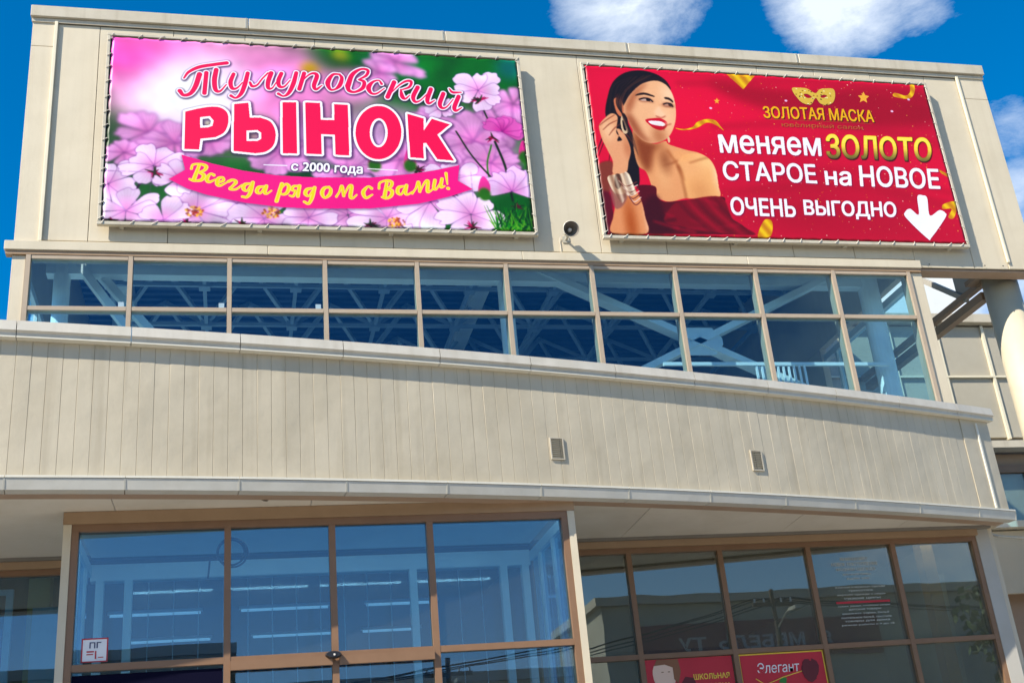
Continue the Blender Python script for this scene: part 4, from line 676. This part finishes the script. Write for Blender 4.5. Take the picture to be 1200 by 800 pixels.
# two louvred vents in the band
for i, (x, z0) in enumerate(((6.115, 4.045), (8.77, 4.035))):
    (px, py), nn = curve_pt(x); v = thing('wall_vent', ('square louvred vent in the middle of the curved slatted band' , 'square louvred vent nearer the right end of the curved band')[i], 'vent', (px, py, z0), group='vents in the curved band'); 
    ang = math.atan2(nn[0], -nn[1]); v.rotation_euler = (0, 0, ang)
    def part(m, name, mt, v=v):
        me_o = m.obj(name, mt); me_o.parent = v; return me_o
    part(B().box(-.085, -.07, -.016, 0, 0, .26).box(.07, .085, -.016, 0, 0, .26).box(-.07, .07, -.016, 0, 0, .013).box(-.07, .07, -.016, 0, .247, .26), 'vent_frame', 'trim')
    part(B().box(-.07, .07, .004, .012, .013, .247), 'vent_back', 'dark_gap')
    sv = [MB().bar((-.069, -.006, .026+k*.0235), (.069, -.006, .026+k*.0235), .022, .003, (0, -.6, 1)) for k in range(10)]
    for s_ in sv: part(s_, 'louvre', 'galv')
# ================================================================== shop front under the band (plane of the facade)
ZT = 3.52
for xa, xb, bays, nm in ((6.25, 12.5, [6.25, 7.5, 8.75, 10.0, 11.25, 12.5], 'r'), (-4.9, .88, [-4.9, -3.35, -1.85, -.42, .88], 'l')):
    f = B(); f.box(xa, xb+.035, -.05, .10, ZT-.075, ZT-.01)
    sf = f.obj('shopfront', 'brown', hall)
    B().box(xa, xb+.05, -.10, .10, ZT-.008, 3.598).obj('head_trim', 'brown_light', hall)
    for x in bays: B().box(x-.034, x+.034, -.052, .10, -.6, ZT-.076).obj('mullion', 'brown', sf)
    for a, b in zip(bays[:-1], bays[1:]):
        for z in (2.145, .80, -.57): B().box(a+.035, b-.035, -.048, .08, z-.03, z+.03).obj('transom', 'brown', sf)
        for z0, z1 in ((2.176, ZT-.077), (.831, 2.114), (-.539, .769)): B().box(a+.035, b-.035, .0, .006, z0, z1).obj('pane', 'glass_shop' if nm == 'r' else 'glass_lower', sf)
B().box(12.536, 12.74, -.06, .20, -.6, 3.597).obj('corner_post', 'panel_grey', hall)
B().box(12.74, 12.86, .02, 14, -.6, 4.8).obj('side_wall', 'cladding', hall)
# the shop behind the glass
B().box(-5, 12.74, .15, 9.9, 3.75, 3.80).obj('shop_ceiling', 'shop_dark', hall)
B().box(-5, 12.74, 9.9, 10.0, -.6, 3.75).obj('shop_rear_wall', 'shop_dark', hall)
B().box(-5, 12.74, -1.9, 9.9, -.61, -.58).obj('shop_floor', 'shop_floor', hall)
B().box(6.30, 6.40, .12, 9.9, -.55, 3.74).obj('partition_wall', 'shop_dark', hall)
B().box(-5.1, -5.0, -.1, 14, -.6, 4.8).obj('side_wall', 'cladding', hall)
B().box(-5.1, -.2, 0.1, 14, 4.8, 4.9).obj('flat_roof', 'core', hall)
B().box(.22, .46, .42, .66, -.57, 3.74).obj('shop_column', 'orange_far', hall)
B().box(.30, .62, .30, .36, .9, 3.15).obj('curtain', 'dirty_white', hall)
B().box(-.02, .06, .40, .46, -.57, 3.40).box(-.9, -.021, .40, .46, 3.34, 3.40).obj('added_white_frame', 'white', hall)  # white frame added to lighten the left pane, where the lobby side is mirrored
B().box(-.88, -.03, .425, .43, -.5, 3.33).obj('pane', 'glass_upper', hall)
B().box(11.95, 12.14, .42, .60, -.57, 3.74).obj('shop_column', 'orange_far', hall)
for k in range(6): B().box(12.05, 12.09, .62+k*.75, 1.36+k*.75, -.57, 2.72).obj('shop_partition', 'pale_far', hall)
B().box(12.16, 12.52, .9, .95, -.57, 3.2).obj('shop_partition', 'pale_far', hall)
for k in range(5): B().tube([(6.6+k*1.2, .30, 3.64), (7.6+k*1.2, .30, 3.64)], .018, 8).obj('added_tube', 'added_tube_glow', hall)   # added tubes, hidden behind the window head, to light the shop interior
for k in range(4): B().tube([(1.2+k*1.25, -1.66, 3.585), (2.3+k*1.25, -1.66, 3.585)], .014, 8).obj('added_tube', 'added_tube_glow', hall)  # more added tubes, hidden behind the lobby head, to brighten its ceiling
# tube lights in the shop
for i, (x, y, w) in enumerate([(1.5, 3.2, 1.3), (3.3, 3.2, 1.3), (5.0, 3.2, 1.1), (1.6, 5.3, 1.3), (3.5, 5.3, 1.3), (5.1, 5.3, 1.0), (1.9, 7.4, 1.3), (4.0, 7.4, 1.3)]):
    lt = thing('ceiling_light', 'long white tube light %s behind the entrance glass' % ['front left', 'front centre', 'front right', 'middle left', 'middle centre', 'middle right', 'rear left', 'rear right'][i], 'ceiling light', (x, y, 3.6), group='tube lights in the shop')
    B().box(x-w/2, x+w/2, y-.04, y+.04, 3.62, 3.66).obj('housing', 'white', lt); B().tube([(x-w/2+.03, y, 3.60), (x+w/2-.03, y, 3.60)], .018, 8).obj('tube', 'tube', lt)
# ================================================================== glazed entrance lobby
YV = -1.9; VX = [1.00, 2.51, 3.59, 4.64, 6.16]
VT = 3.50
lob = B().box(VX[0]-.035, VX[-1]+.035, YV-.05, YV+.09, VT-.075, VT-.002).obj('entrance_lobby', 'brown', hall)
B().box(VX[0]-.12, VX[-1]+.12, YV-.065, YV+.11, VT, 3.628).obj('head_trim', 'brown_light', hall)
for x in VX: B().box(x-.034, x+.034, YV-.052, YV+.09, -.57, VT-.076).obj('mullion', 'brown', lob)
for i, (a, b) in enumerate(zip(VX[:-1], VX[1:])):
    B().box(a+.035, b-.035, YV-.048, YV+.07, 2.03, 2.095).obj('transom', 'brown', lob)
    if i in (1, 2): B().box(a+.035, b-.035, YV-.10, YV-.049, 1.955, 2.045).obj('door_track', 'brown', lob)
    B().box(a+.035, b-.035, YV, YV+.006, 2.096, VT-.077).obj('pane', 'glass_lower', lob)
    B().box(a+.035, b-.035, YV, YV+.006, -.5, 2.029).obj('pane', 'glass_lower', lob)
for xa, xb in ((VX[0]-.115, VX[0]-.036), (VX[-1]+.036, VX[-1]+.115)): B().box(xa, xb, YV-.06, YV+.10, -.58, VT-.003).obj('corner_post', 'cladding', hall)
# returns of the lobby: white frames with glass
for x in (VX[0]-.06, VX[-1]+.06):
    B().box(x-.04, x+.04, YV+.12, -.12, VT-.12, VT-.003).obj('side_head', 'white', lob)
    for y in (-1.2, -.55): B().box(x-.035, x+.035, y-.04, y+.04, -.57, VT-.121).obj('side_mullion', 'white', lob)
    for a, b in ((YV+.12, -1.242), (-1.158, -.592), (-.508, -.13)): B().box(x-.004, x+.004, a, b, -.5, VT-.122).obj('pane', 'glass_lower', lob)
# inner screen with doors, in the facade plane
isc = B().box(VX[0]-.05, VX[-1]+.05, -.02, .14, 3.36, 3.55).obj('inner_screen', 'white', hall)
for x in (1.06, 1.38, 4.72, 5.86, 6.14): B().box(x-.045, x+.045, -.02, .10, -.57, 3.359).obj('screen_post', 'white', isc)
B().box(1.11, 6.1, -.03, .09, 1.50, 1.62).obj('screen_transom', 'white', isc) 
for a, b in ((1.11, 1.33), (1.43, 4.67), (4.77, 5.81), (5.91, 6.09)): B().box(a, b, .03, .036, 1.625, 3.355).obj('pane', 'glass_inner', isc)
for a, b in ((4.80, 5.27), (5.31, 5.78)):
    B().box(a, a+.07, -.01, .06, -.5, 1.49).box(b-.07, b, -.01, .06, -.5, 1.49).box(a+.07, b-.07, -.01, .06, 1.40, 1.49).obj('door_leaf', 'white', isc)
for k in range(15):                                              # blind cords hanging behind the glass
    x = 1.55+k*.30; B().box(x-.006, x+.006, .9, .912, .2, 3.6).obj('blind_cord', 'steel_white', hall)
B().box(VX[0]-.03, VX[-1]+.03, YV+.12, -.03, 3.600, 3.628).obj('lobby_ceiling', 'white', hall)
pc = B(); rp = random.Random(2)
for k in range(16):
    a = rp.uniform(0, .30); w_ = rp.uniform(.015, .06); y_ = -2.38+a*.55+rp.uniform(-.05, .05); pc.box(2.60+a, 2.60+a+w_, y_, y_+rp.uniform(.01, .03), 3.6275, 3.6312-.0002*k)
pc.obj('paint_chip', 'core', hall, kind='stuff')
# things hung on or stuck to the entrance
o = thing('motion_sensor', 'black oval door sensor fixed above the sliding doors', 'sensor', (3.565, YV-.05, 2.02))
m = B(); vs = []
for t in range(20): a = 2*math.pi*t/20; vs += [(3.565+.085*math.cos(a), YV-.10, 2.05+.040*math.sin(a)), (3.565+.070*math.cos(a), YV-.155, 2.05+.030*math.sin(a))]
m.add(vs, [(2*i, 2*((i+1) % 20), 2*((i+1) % 20)+1, 2*i+1) for i in range(20)]+[tuple(2*i+1 for i in range(20)), tuple(2*i for i in range(20))[::-1]]).obj('sensor_body', 'black', o)
m = B().tube([(3.57, YV-.156, 2.045), (3.57, YV-.163, 2.045)], .011, 10).obj('lens', 'horn_cap', o)
o = thing('window_notice', 'small white square notice with red border inside the lobby glass', 'notice', (1.13, YV-.004, 2.10))
B().box(1.115, 1.365, YV-.006, YV-.003, 2.118, 2.352).obj('notice_sheet', 'sticker_white', o)
B().box(1.115, 1.365, YV-.009, YV-.0065, 2.340, 2.352).box(1.115, 1.365, YV-.009, YV-.0065, 2.118, 2.13).box(1.115, 1.127, YV-.009, YV-.0065, 2.1305, 2.3395).box(1.353, 1.365, YV-.009, YV-.0065, 2.1305, 2.3395).obj('border', 'sticker_red', o)
letters('ПГ', 1.19, 2.255, YV-.008, .058, 'sticker_ink', o, width=.11, bold=.015)
B().box(1.165, 1.235, YV-.010, YV-.0065, 2.215, 2.228).box(1.245, 1.258, YV-.010, YV-.0065, 2.150, 2.228).box(1.165, 1.228, YV-.010, YV-.0065, 2.190, 2.200).box(1.275, 1.325, YV-.010, YV-.0065, 2.160, 2.168).obj('mark', 'sticker_red', o)
o = B().box(1.04, 2.47, YV-.012, YV-.004, 1.0, 1.995).obj('dark_blue_board', 'navy'); o['category'] = 'board'; o['label'] = 'dark navy board filling the lower left pane of the entrance lobby'
def ring(cx, cy, cz, r, ph, n=40, tilt=0): return [(cx+r*math.cos(2*math.pi*k/n+ph), cy+tilt*math.sin(2*math.pi*k/n), cz+r*math.sin(2*math.pi*k/n+ph)) for k in range(n+1)]
o = B().tube(ring(2.55, YV+.22, 3.235, .145, 0), .011, 6).tube(ring(2.562, YV+.235, 3.225, .155, 1), .010, 6).tube(ring(2.545, YV+.25, 3.23, .137, 2), .010, 6).tube([(2.40, YV+.24, 3.17), (2.33, YV+.24, 3.18), (2.31, YV+.24, 2.96)], .010, 6).obj('cable_coil', 'black'); o['category'] = 'cable'; o['label'] = 'loop of black cable hanging inside the lobby glass by the first mullion'
# posters in the lower row of the right shop front
def poster(x0, x1, z0, z1, y, label):
    p = thing('poster', label, 'poster', (x0, y, z0), group='red posters in the shop window'); return p
p = poster(7.56, 8.70, 1.2, 2.10, -.01, 'red poster with a child in profile and yellow school uniform lettering')
B().box(7.55, 8.70, -.012, -.004, 1.15, 2.105).obj('poster_sheet', 'poster_red', p)
hd = []
for t in range(22): a = 2*math.pi*t/22; hd.append((7.78+.15*math.cos(a), 1.93+.19*math.sin(a)*(.9 if math.sin(a) > 0 else 1.2)))
hd = [(x, min(z, 2.10)) for x, z in hd]
def flat(poly, y, t=.002): n = len(poly); return MB().add([(x, y, z) for x, z in poly]+[(x, y+t, z) for x, z in poly], [tuple(range(n)), tuple(range(n, 2*n))[::-1]]+[(i, (i+1) % n, n+(i+1) % n, n+i) for i in range(n)])
flat(hd, -.0155).obj('face', 'poster_skin', p)
flat([(7.66, 2.03), (7.70, 2.099), (7.98, 2.099), (8.0, 1.95), (7.95, 1.80), (7.90, 1.86), (7.90, 2.0), (7.80, 2.04)], -.0185).obj('hair', 'poster_hair', p)
flat([(7.95, 1.75), (8.05, 1.88), (8.16, 1.86), (8.20, 1.72), (8.1, 1.62)], -.0155).obj('bow', 'poster_dark', p)
B().box(7.745, 7.775, -.018, -.0165, 1.945, 1.955).box(7.83, 7.86, -.018, -.0165, 1.945, 1.955).obj('eyes', 'poster_hair', p)
letters('ШКОЛЬНАЯ', 8.16, 1.835, -.0135, .070, 'poster_yellow', p, width=.48, bold=.02); letters('ФОРМА', 8.35, 1.715, -.0135, .070, 'poster_yellow', p, width=.29, bold=.02)
p = poster(8.80, 9.95, 1.2, 2.10, -.01, 'red poster with yellow border, ornate white shop name and dark rose')
B().box(8.79, 9.96, -.012, -.004, 1.15, 2.108).obj('poster_sheet', 'poster_yellow', p); B().box(8.808, 9.942, -.016, -.0125, 1.15, 2.090).obj('poster_field', 'poster_red', p)
letters('Элегант', 9.02, 1.86, -.0175, .13, 'sticker_white', p, width=.58, bold=.0, shear=.15)
B().tube([(8.98, -.018, 1.80), (9.10, -.018, 1.72), (9.35, -.018, 1.80), (9.62, -.018, 1.86), (9.80, -.018, 1.86)], .006, 6).obj('flourish', 'poster_yellow', p)
rs = B()
for k in range(14):
    a = k*.449; r = .05+.075*rnd.random(); c = (9.74+.045*math.cos(a), 1.88+.045*math.sin(a))
    rs.add([(c[0]+r*math.cos(a+t)*.8, -.0175-.0008*k, c[1]+r*math.sin(a+t)) for t in (-1.1, -.3, .3, 1.1)]+[(9.74, -.0175-.0008*k, 1.88)], [(0, 1, 2, 3, 4)])
rs.obj('rose', 'poster_dark', p); flat([(9.28, 1.74), (9.33, 1.80), (9.40, 1.79), (9.38, 1.72)], -.019).obj('leaf', 'poster_green', p)
p = thing('printed_notice', 'block of small white printed lines with one red line on the shop glass', 'notice', (10.25, -.006, 2.35))
B()  # white print directly on the glass: a few lines of opening notices
lines = [('ВНИМАНИЕ!', .30, .05), ('НОВОЕ ПОСТУПЛЕНИЕ', .52, .055), ('МОДНАЯ ОДЕЖДА', .44, .055), ('для всей семьи', .32, .04), ('ждём вас', .26, .04), ('', 0, .05), ('женская и мужская одежда', .56, .03), ('трикотаж', .28, .03), ('верхняя одежда и обувь', .54, .035), ('низкие цены', .40, .035), ('R', .60, .03), ('сумки, ремни, головные уборы', .58, .03), ('детские товары', .36, .03), ('школьная форма, бельё', .52, .035), ('постельное бельё, текстиль', .56, .035), ('товары для дома', .50, .03), ('режим работы с 9 до 18', .58, .03)]
z = 3.30
for s_, w, h in lines:
    cx = 10.66+(3.3-z)*.03; w *= 1.3
    if s_ == 'R': B().box(cx-w/2, cx+w/2, -.006, -.002, z-.028, z).obj('red_line', 'sticker_red', p)
    elif s_: letters(s_, cx-w/2, z-h, -.004, h*.85, 'notice_ink', p, name='print_line', width=w, kind='stuff')
    z -= h+.017
# ================================================================== billboards
def sheet(name, img, x0, x1, z0, z1, y, amp, seed, label):
    b = thing('billboard', label, 'billboard', ((x0+x1)/2, -.0, z0), group='printed banners on the upper wall')
    m = B(); r = .032
    m.box(x0, x1, y-.02, y+.05, z0, z0+.052).box(x0, x1, y-.02, y+.05, z1-.04, z1).box(x0, x0+.045, y-.02, y+.05, z0+.053, z1-.041).box(x1-.045, x1, y-.02, y+.05, z0+.053, z1-.041)
    m.obj('frame', 'trim', b, bevel=.005)
    B().box(x0+.046, x1-.046, y+.03, y+.045, z0+.054, z1-.042).obj('backing_board', 'dark_gap', b)
    for k in range(4):
        x = x0+.3+(x1-x0-.6)*k/3
        for z in (z0+.02, z1-.03): B().box(x-.03, x+.03, y+.051, -.004, z-.015, z+.015).obj('bracket', 'galv', b)
    ix0, ix1, iz0, iz1 = x0+.062, x1-.050, z0+.056, z1-.062; nu, nv = 150, 76; rg = random.Random(seed)
    ph = [(rg.uniform(2, 9), rg.uniform(-9, 9), rg.uniform(0, 6), rg.uniform(.4, 1)) for _ in range(6)]
    vs, fs = [], []
    for j in range(nv+1):
        for i in range(nu+1):
            u, v = i/nu, j/nv; e = min(1, 8*min(u, 1-u), 8*min(v, 1-v))
            w = sum(a*math.sin(p*u*3+q*v+f) for p, q, f, a in ph)*amp
            sc = .010*(abs(math.sin(u*26*math.pi/1.0)))*max(0, 1-14*min(v, 1-v))  # scalloped hem between the ties
            sv = .008*(abs(math.sin(v*13*math.pi)))*max(0, 1-22*min(u, 1-u))
            zz = iz0+(iz1-iz0)*v+(sc if v < .5 else -sc); xx = ix0+(ix1-ix0)*u+(sv if u < .5 else -sv)
            vs.append((xx, y-.004-w*e*.5-abs(amp)*2, zz))
    for j in range(nv):
        for i in range(nu): a = j*(nu+1)+i; fs.append((a, a+1, a+nu+2, a+nu+1))
    n0 = len(vs)
    off = parent_world(b); me = D.meshes.new('printed_sheet'); me.from_pydata([Vector(v)-off for v in vs], [], fs); uvl = me.uv_layers.new(name='print')
    # picture space spans the whole outer frame
    for lp in me.loops: v = vs[lp.vertex_index]; uvl.data[lp.index].uv = ((v[0]-x0)/(x1-x0), (v[2]-z0)/(z1-z0))
    for pl in me.polygons: pl.use_smooth = True
    mt = D.materials.new('print_'+name); mt.use_nodes = True; N, L = mt.node_tree.nodes, mt.node_tree.links; bs = N['Principled BSDF']; t = N.new('ShaderNodeTexImage'); t.image = img; t.extension = 'EXTEND'
    h = N.new('ShaderNodeHueSaturation'); h.inputs['Value'].default_value = PRINT; h.inputs['Saturation'].default_value = 1.05; L.new(t.outputs[0], h.inputs['Color']); L.new(h.outputs[0], bs.inputs['Base Color']); bs.inputs['Roughness'].default_value = .42; bs.inputs['Specular IOR Level'].default_value = .3
    me.materials.append(mt); o = D.objects.new('printed_sheet', me); COL.objects.link(o); o.parent = b
    so_ = o.modifiers.new('thickness', 'SOLIDIFY'); so_.thickness = .002; so_.offset = 1
    # cord ties all round, each over frame and hem
    def t1(a, b_): B().tube([a, ((a[0]+b_[0])/2, y-.030, (a[2]+b_[2])/2), b_], .006, 4).obj('cord_tie', 'rope', b)
    n = 19
    for k in range(n+1):
        x = ix0+.03+(ix1-ix0-.06)*k/n+rg.uniform(-.06, .06); d = .055+rg.uniform(-.025, .035)
        t1((x-d/2, y-.018, iz1-.012), (x+d/2, y-.026, z1-.008)); t1((x-d/2, y-.026, z0+.008), (x+d/2, y-.018, iz0+.012))
    for k in range(13):
        z = iz0+.05+(iz1-iz0-.1)*k/12+rg.uniform(-.02, .02); d = .05
        t1((x0+.008, y-.026, z-d/2), (ix0+.012, y-.018, z+d/2)); t1((ix1-.012, y-.018, z+d/2), (x1-.008, y-.026, z-d/2))
    return b
PRINT = .78
im1 = make_image('flower_print', paint_flowers()); im2 = make_image('gold_print', paint_gold())
sheet('flowers', im1, .818, 6.744, 8.003, 11.065, -.13, .0036, 3, 'pink flower banner with large red market name lettering, left of the loudspeaker')
sheet('gold', im2, 7.703, 13.610, 7.988, 11.048, -.13, .0066, 5, 'red banner with smiling dark-haired woman and white arrow, right of the loudspeaker')
# ------------------------------------------------------------------ loudspeaker horn
hs_ = thing('loudspeaker', 'grey white horn loudspeaker on the wall between the two banners', 'loudspeaker', (7.20, -.01, 8.08))
ax0 = Vector((7.18, -.04, 8.10)); axd = Vector((-.03, -1, -.28)).normalized()
def horn_ring(m, prof, n=28):
    up = Vector((0, 0, 1)); a = axd.cross(up).normalized(); b = a.cross(axd).normalized(); vs = []
    for t, r in prof:
        for k in range(n): th = 2*math.pi*k/n; vs.append(ax0+axd*t+(a*math.cos(th)+b*math.sin(th))*r)
    fs = [(i*n+k, i*n+(k+1) % n, (i+1)*n+(k+1) % n, (i+1)*n+k) for i in range(len(prof)-1) for k in range(n)]
    return m.add(vs, fs)
horn_ring(B(), [(.06, .001), (.06, .05), (.16, .055), (.18, .06), (.22, .082), (.29, .112), (.315, .118), (.318, .112)]).obj('horn', 'horn_white', hs_, smooth=True)
horn_ring(B(), [(.316, .113), (.28, .098), (.22, .066), (.19, .050), (.18, .001)]).obj('horn_throat', 'horn_in', hs_, smooth=True)
horn_ring(B(), [(.19, .028), (.245, .028), (.262, .018), (.266, .001)]).obj('phase_plug', 'horn_cap', hs_, smooth=True)
B().bar((7.18, -.005, 8.02), (7.18, -.16, 8.015), .03, .02).bar((7.12, -.16, 8.03), (7.24, -.16, 8.03), .02, .03).box(7.13, 7.23, -.014, -.004, 7.97, 8.07).obj('bracket', 'galv', hs_)
o = B().tube([(7.10, -.02, 8.06), (7.085, -.012, 8.0), (7.09, -.012, 7.90), (7.087, -.012, 7.80)], .005, 5).obj('cable', 'rope', hs_)
# ================================================================== the open corner at the right: column, beams, rear pieces
CX, CY = 14.52, .58
B().tube([(CX, CY, -.6), (CX, CY, 7.87)], .268, 40).obj('round_column', 'column', hall, smooth=True)
B().box(CX-.34, CX+.42, CY-.30, CY+.40, 7.875, 7.95).obj('column_head', 'beam_brown', hall)
B().box(14.36, 14.46, .80, 5.9, 7.83, 7.93).obj('steel_beam', 'beam_brown', hall)
B().box(14.33, 14.47, .84, 4.8, 7.58, 7.72).obj('steel_beam', 'beam_brown', hall)
B().bar((14.40, 2.9, 9.15), (14.40, 1.30, 7.80), .06, .09).obj('diagonal_brace', 'panel_grey', hall)
B().box(14.43, 14.45, .70, 1.585, 7.935, 9.3).obj('gusset_panel', 'panel_grey', hall)
# white plant room on the rear roof
pr_ = thing('plant_room', 'white plant room seen through the gap beside the upper windows', 'building', (15.3, 7.5, 9.06))
B().box(12.9, 17.78, 6.1, 9.0, 9.06, 11.6).obj('wall', 'white', pr_); B().box(12.8, 17.88, 6.0, 9.1, 11.602, 11.75).obj('roof', 'trim', pr_)
# side wing behind with gridded metal panels
YW = 5.0
wing = thing('side_wing', 'lower beige wing with square metal panels behind the round column', 'building', (22, YW, -.6))
B().box(13.2, 34, YW+.06, YW+9, 6.55, 9.05).obj('wall', 'core', wing)
gxs = [16.23-1.05*3+1.05*k for k in range(20)]
for a, b in zip(gxs[:-1], gxs[1:]):
    for z0, z1 in ((6.66, 7.90), (7.94, 9.02)):
        B().box(a+.03, b-.03, YW, YW+.055, z0, z1).obj('wall_panel', 'wing_panel', wing, bevel=.004)
    B().box(b-.028, b+.028, YW-.05, YW+.058, 6.62, 9.02).obj('rib', 'rib', wing)
B().box(13.2, 34, YW-.055, YW+.057, 7.902, 7.938).obj('rail', 'rib', wing)
B().box(13.1, 34, YW-.16, YW+.4, 9.06, 9.24).obj('parapet', 'trim', wing)
B().box(13.1, 34, YW-.12, YW+.2, 6.42, 6.56).obj('ledge', 'trim', wing)
B().box(13.1, 34, YW+.3, YW+.5, 4.6, 6.41).obj('recess_wall', 'beam_brown', wing)
B().box(13.1, 34, YW+.16, YW+.28, 6.0, 6.15).obj('window_head', 'brown', wing)
for k in range(12):
    B().box(15.2+k*1.2, 16.34+k*1.2, YW+.20, YW+.206, 4.9, 5.98).obj('pane', 'glass_upper', wing); B().box(16.345+k*1.2, 16.395+k*1.2, YW+.17, YW+.26, 4.9, 5.99).obj('mullion', 'brown', wing)
# low side extension beside the shop front: sunlit panels over dark opening
ext = thing('side_extension', 'low extension with pale sunlit panels above a dark brown opening at the right edge', 'building', (18, 1.3, -.6))
B().box(12.90, 30, 1.15, 5.3, 3.92, 4.02).obj('roof', 'lip', ext)
for k in range(10): B().box(12.95+k*1.6, 14.54+k*1.6, 1.30, 1.36, 2.95, 3.90).obj('wall_panel', 'cladding', ext, bevel=.004)
B().box(12.95, 30, 1.6, 1.8, -.6, 3.91).obj('wall', 'beam_brown', ext)
B().tube([(13.2, .95, 3.85), (13.5, .8, 3.7), (14.0, .7, 3.62), (15.2, .7, 3.55)], .02, 6).obj('conduit', 'galv', ext)
# ================================================================== across the street, seen mirrored in the glass
def block(x0, x1, y, h, m, label, cat='building', rows=2, cols=8, dep=12):
    t = thing('street_building', label, cat, ((x0+x1)/2, y, -1.6))
    B().box(x0, x1, y-dep, y, -1.6, h-.4).obj('wall', m, t); B().box(x0-.3, x1+.3, y-dep-.3, y+.3, h-.4, h).obj('parapet', 'wall_far', t)
    w = (x1-x0)/cols
    for r in range(rows):
        z = .4+r*3.1
        for c in range(cols):
            if z+1.7 > h-.6: continue
            a = x0+w*(c+.25); f = B().box(a-.07, a+w*.5+.07, y, y+.04, z-.07, z+1.67).obj('window', 'white', t); B().box(a, a+w*.5, y+.041, y+.06, z, z+1.6).obj('pane', 'dark_in', f)
    return t
block(-30, 2.4, -40, 9.0, 'brick_far', 'long brick building across the street mirrored at the left of the lobby glass')
block(3.2, 17.5, -42, 7.6, 'wall_far', 'low plain building across the street between the two taller ones', rows=2, cols=5)
fb = block(19.5, 46, -40, 10.9, 'brick_far', 'wide dark brick furniture shop across the street', rows=2, cols=9)
B().box(21, 33.5, -39.94, -39.80, 7.7, 9.5).obj('sign_board', 'sign_red', fb)
letters('Я  МЕБЕЛЬ  ТУ', 30.9, 8.2, -39.78, .62, 'sign_pale', fb, width=7.9, bold=.03, facing=1)
block(48, 70, -36, 8.5, 'pale_far', 'pale building across the street behind the tree', rows=2, cols=6)
def pole(x, y, h, label):
    p = thing('utility_pole', label, 'utility pole', (x, y, -1.6), group='utility poles along the street')
    B().tube([(x, y, -1.6), (x, y, h)], [.13, .09], 10).obj('pole', 'wood', p)
    B().box(x-.9, x+.9, y-.06, y+.06, h-.7, h-.55).obj('crossarm', 'wood', p)
    for dx in (-.8, -.4, .4, .8): B().tube([(x+dx, y, h-.55), (x+dx, y, h-.36)], [.05, .03], 8).obj('insulator', 'white', p)
    B().tube([(x, y+.1, h-1.6), (x+.1, y+1.0, h-1.1), (x+.1, y+1.5, h-1.1)], .04, 6).obj('lamp_arm', 'galv', p); B().box(x-.05, x+.25, y+1.4, y+2.0, h-1.18, h-1.05).obj('lamp_head', 'galv', p)
PL = [(-34, -36, 6.0), (2.6, -34, 6.6), (10.5, -35, 7.2), (24, -31, 9.2), (52, -34, 9.2)]
for i, a in enumerate(PL): pole(*a, 'wooden utility pole with crossarm and lamp, %s one along the street' % ['leftmost', 'second', 'third', 'fourth', 'rightmost'][i])
SP = ['leftmost', 'second', 'third', 'rightmost']; QW = ['nearest the left end of the crossarms', 'second on the crossarms', 'third on the crossarms', 'at the right end of the crossarms']; wi = 0
for (ax, ay, ah), (bx, by, bh) in zip(PL[:-1], PL[1:]):
    for dx in (-.8, -.4, .4, .8):
        wi += 1; pts = [(ax+dx+(bx-ax)*t, ay+(by-ay)*t, ah-.36+(bh-ah)*t-3.2*(.7+.4*abs(dx))*t*(1-t)*abs(bx-ax)/30) for t in [k/14 for k in range(15)]]
        o = B().tube(pts, .022, 4).obj('overhead_wire', 'black'); o['category'] = 'wire'; o['group'] = 'overhead wires over the street'; o['label'] = 'thin black wire of the %s span between poles, %s' % (SP[(wi-1)//4], QW[(wi-1) % 4])
# trees across the street
def tree(x, y, s, seed, label):
    t = thing('street_tree', label, 'tree', (x, y, -1.6), group='trees across the street'); rg = random.Random(seed)
    tk = B().tube([(x, y, -1.6), (x+.1, y, .6*s), (x-.1, y+.1, 2.4*s), (x, y, 4.2*s)], [.3*s, .22*s, .16*s, .06*s], 8)
    cl = []
    for k in range(9):
        a = rg.uniform(0, 6.28); z = rg.uniform(1.6, 3.6)*s; e = Vector((x+math.cos(a)*1.6*s, y+math.sin(a)*1.6*s, z+rg.uniform(.8, 1.6)*s)); tk.tube([(x, y, z), e], [.1*s, .03*s], 6); cl.append(e)
    tk.obj('trunk', 'bark', t)
    lf = B(); cl += [Vector((x+rg.uniform(-1.3, 1.3)*s, y+rg.uniform(-1.3, 1.3)*s, rg.uniform(2.6, 5.4)*s)) for _ in range(26)]
    for c in cl:
        R = rg.uniform(.5, .95)*s
        for _ in range(150):
            d = Vector((rg.gauss(0, 1), rg.gauss(0, 1), rg.gauss(0, .8))).normalized()*R*rg.random()**.4; q = c+d; a = Vector((rg.gauss(0, 1), rg.gauss(0, 1), rg.gauss(0, 1))).normalized()*.13*s; b = a.cross(Vector((rg.gauss(0, 1), rg.gauss(0, 1), rg.gauss(0, 1)))).normalized()*.09*s
            lf.add([q-a, q+b, q+a, q-b], [(0, 1, 2, 3)])
    me = D.meshes.new('crown'); off = parent_world(t); me.from_pydata([Vector(v)-off for v in lf.v], [], lf.f); me.materials.append(MAT['leaf']); o = D.objects.new('crown', me); COL.objects.link(o); o.parent = t
tree(29.5, -21, 1.35, 1, 'dark leafy tree mirrored at the right end of the shop glass'); tree(44, -30, 1.5, 2, 'second leafy tree farther right in front of the pale building'); tree(-12, -33, 1.3, 3, 'leafy tree in front of the long brick building')
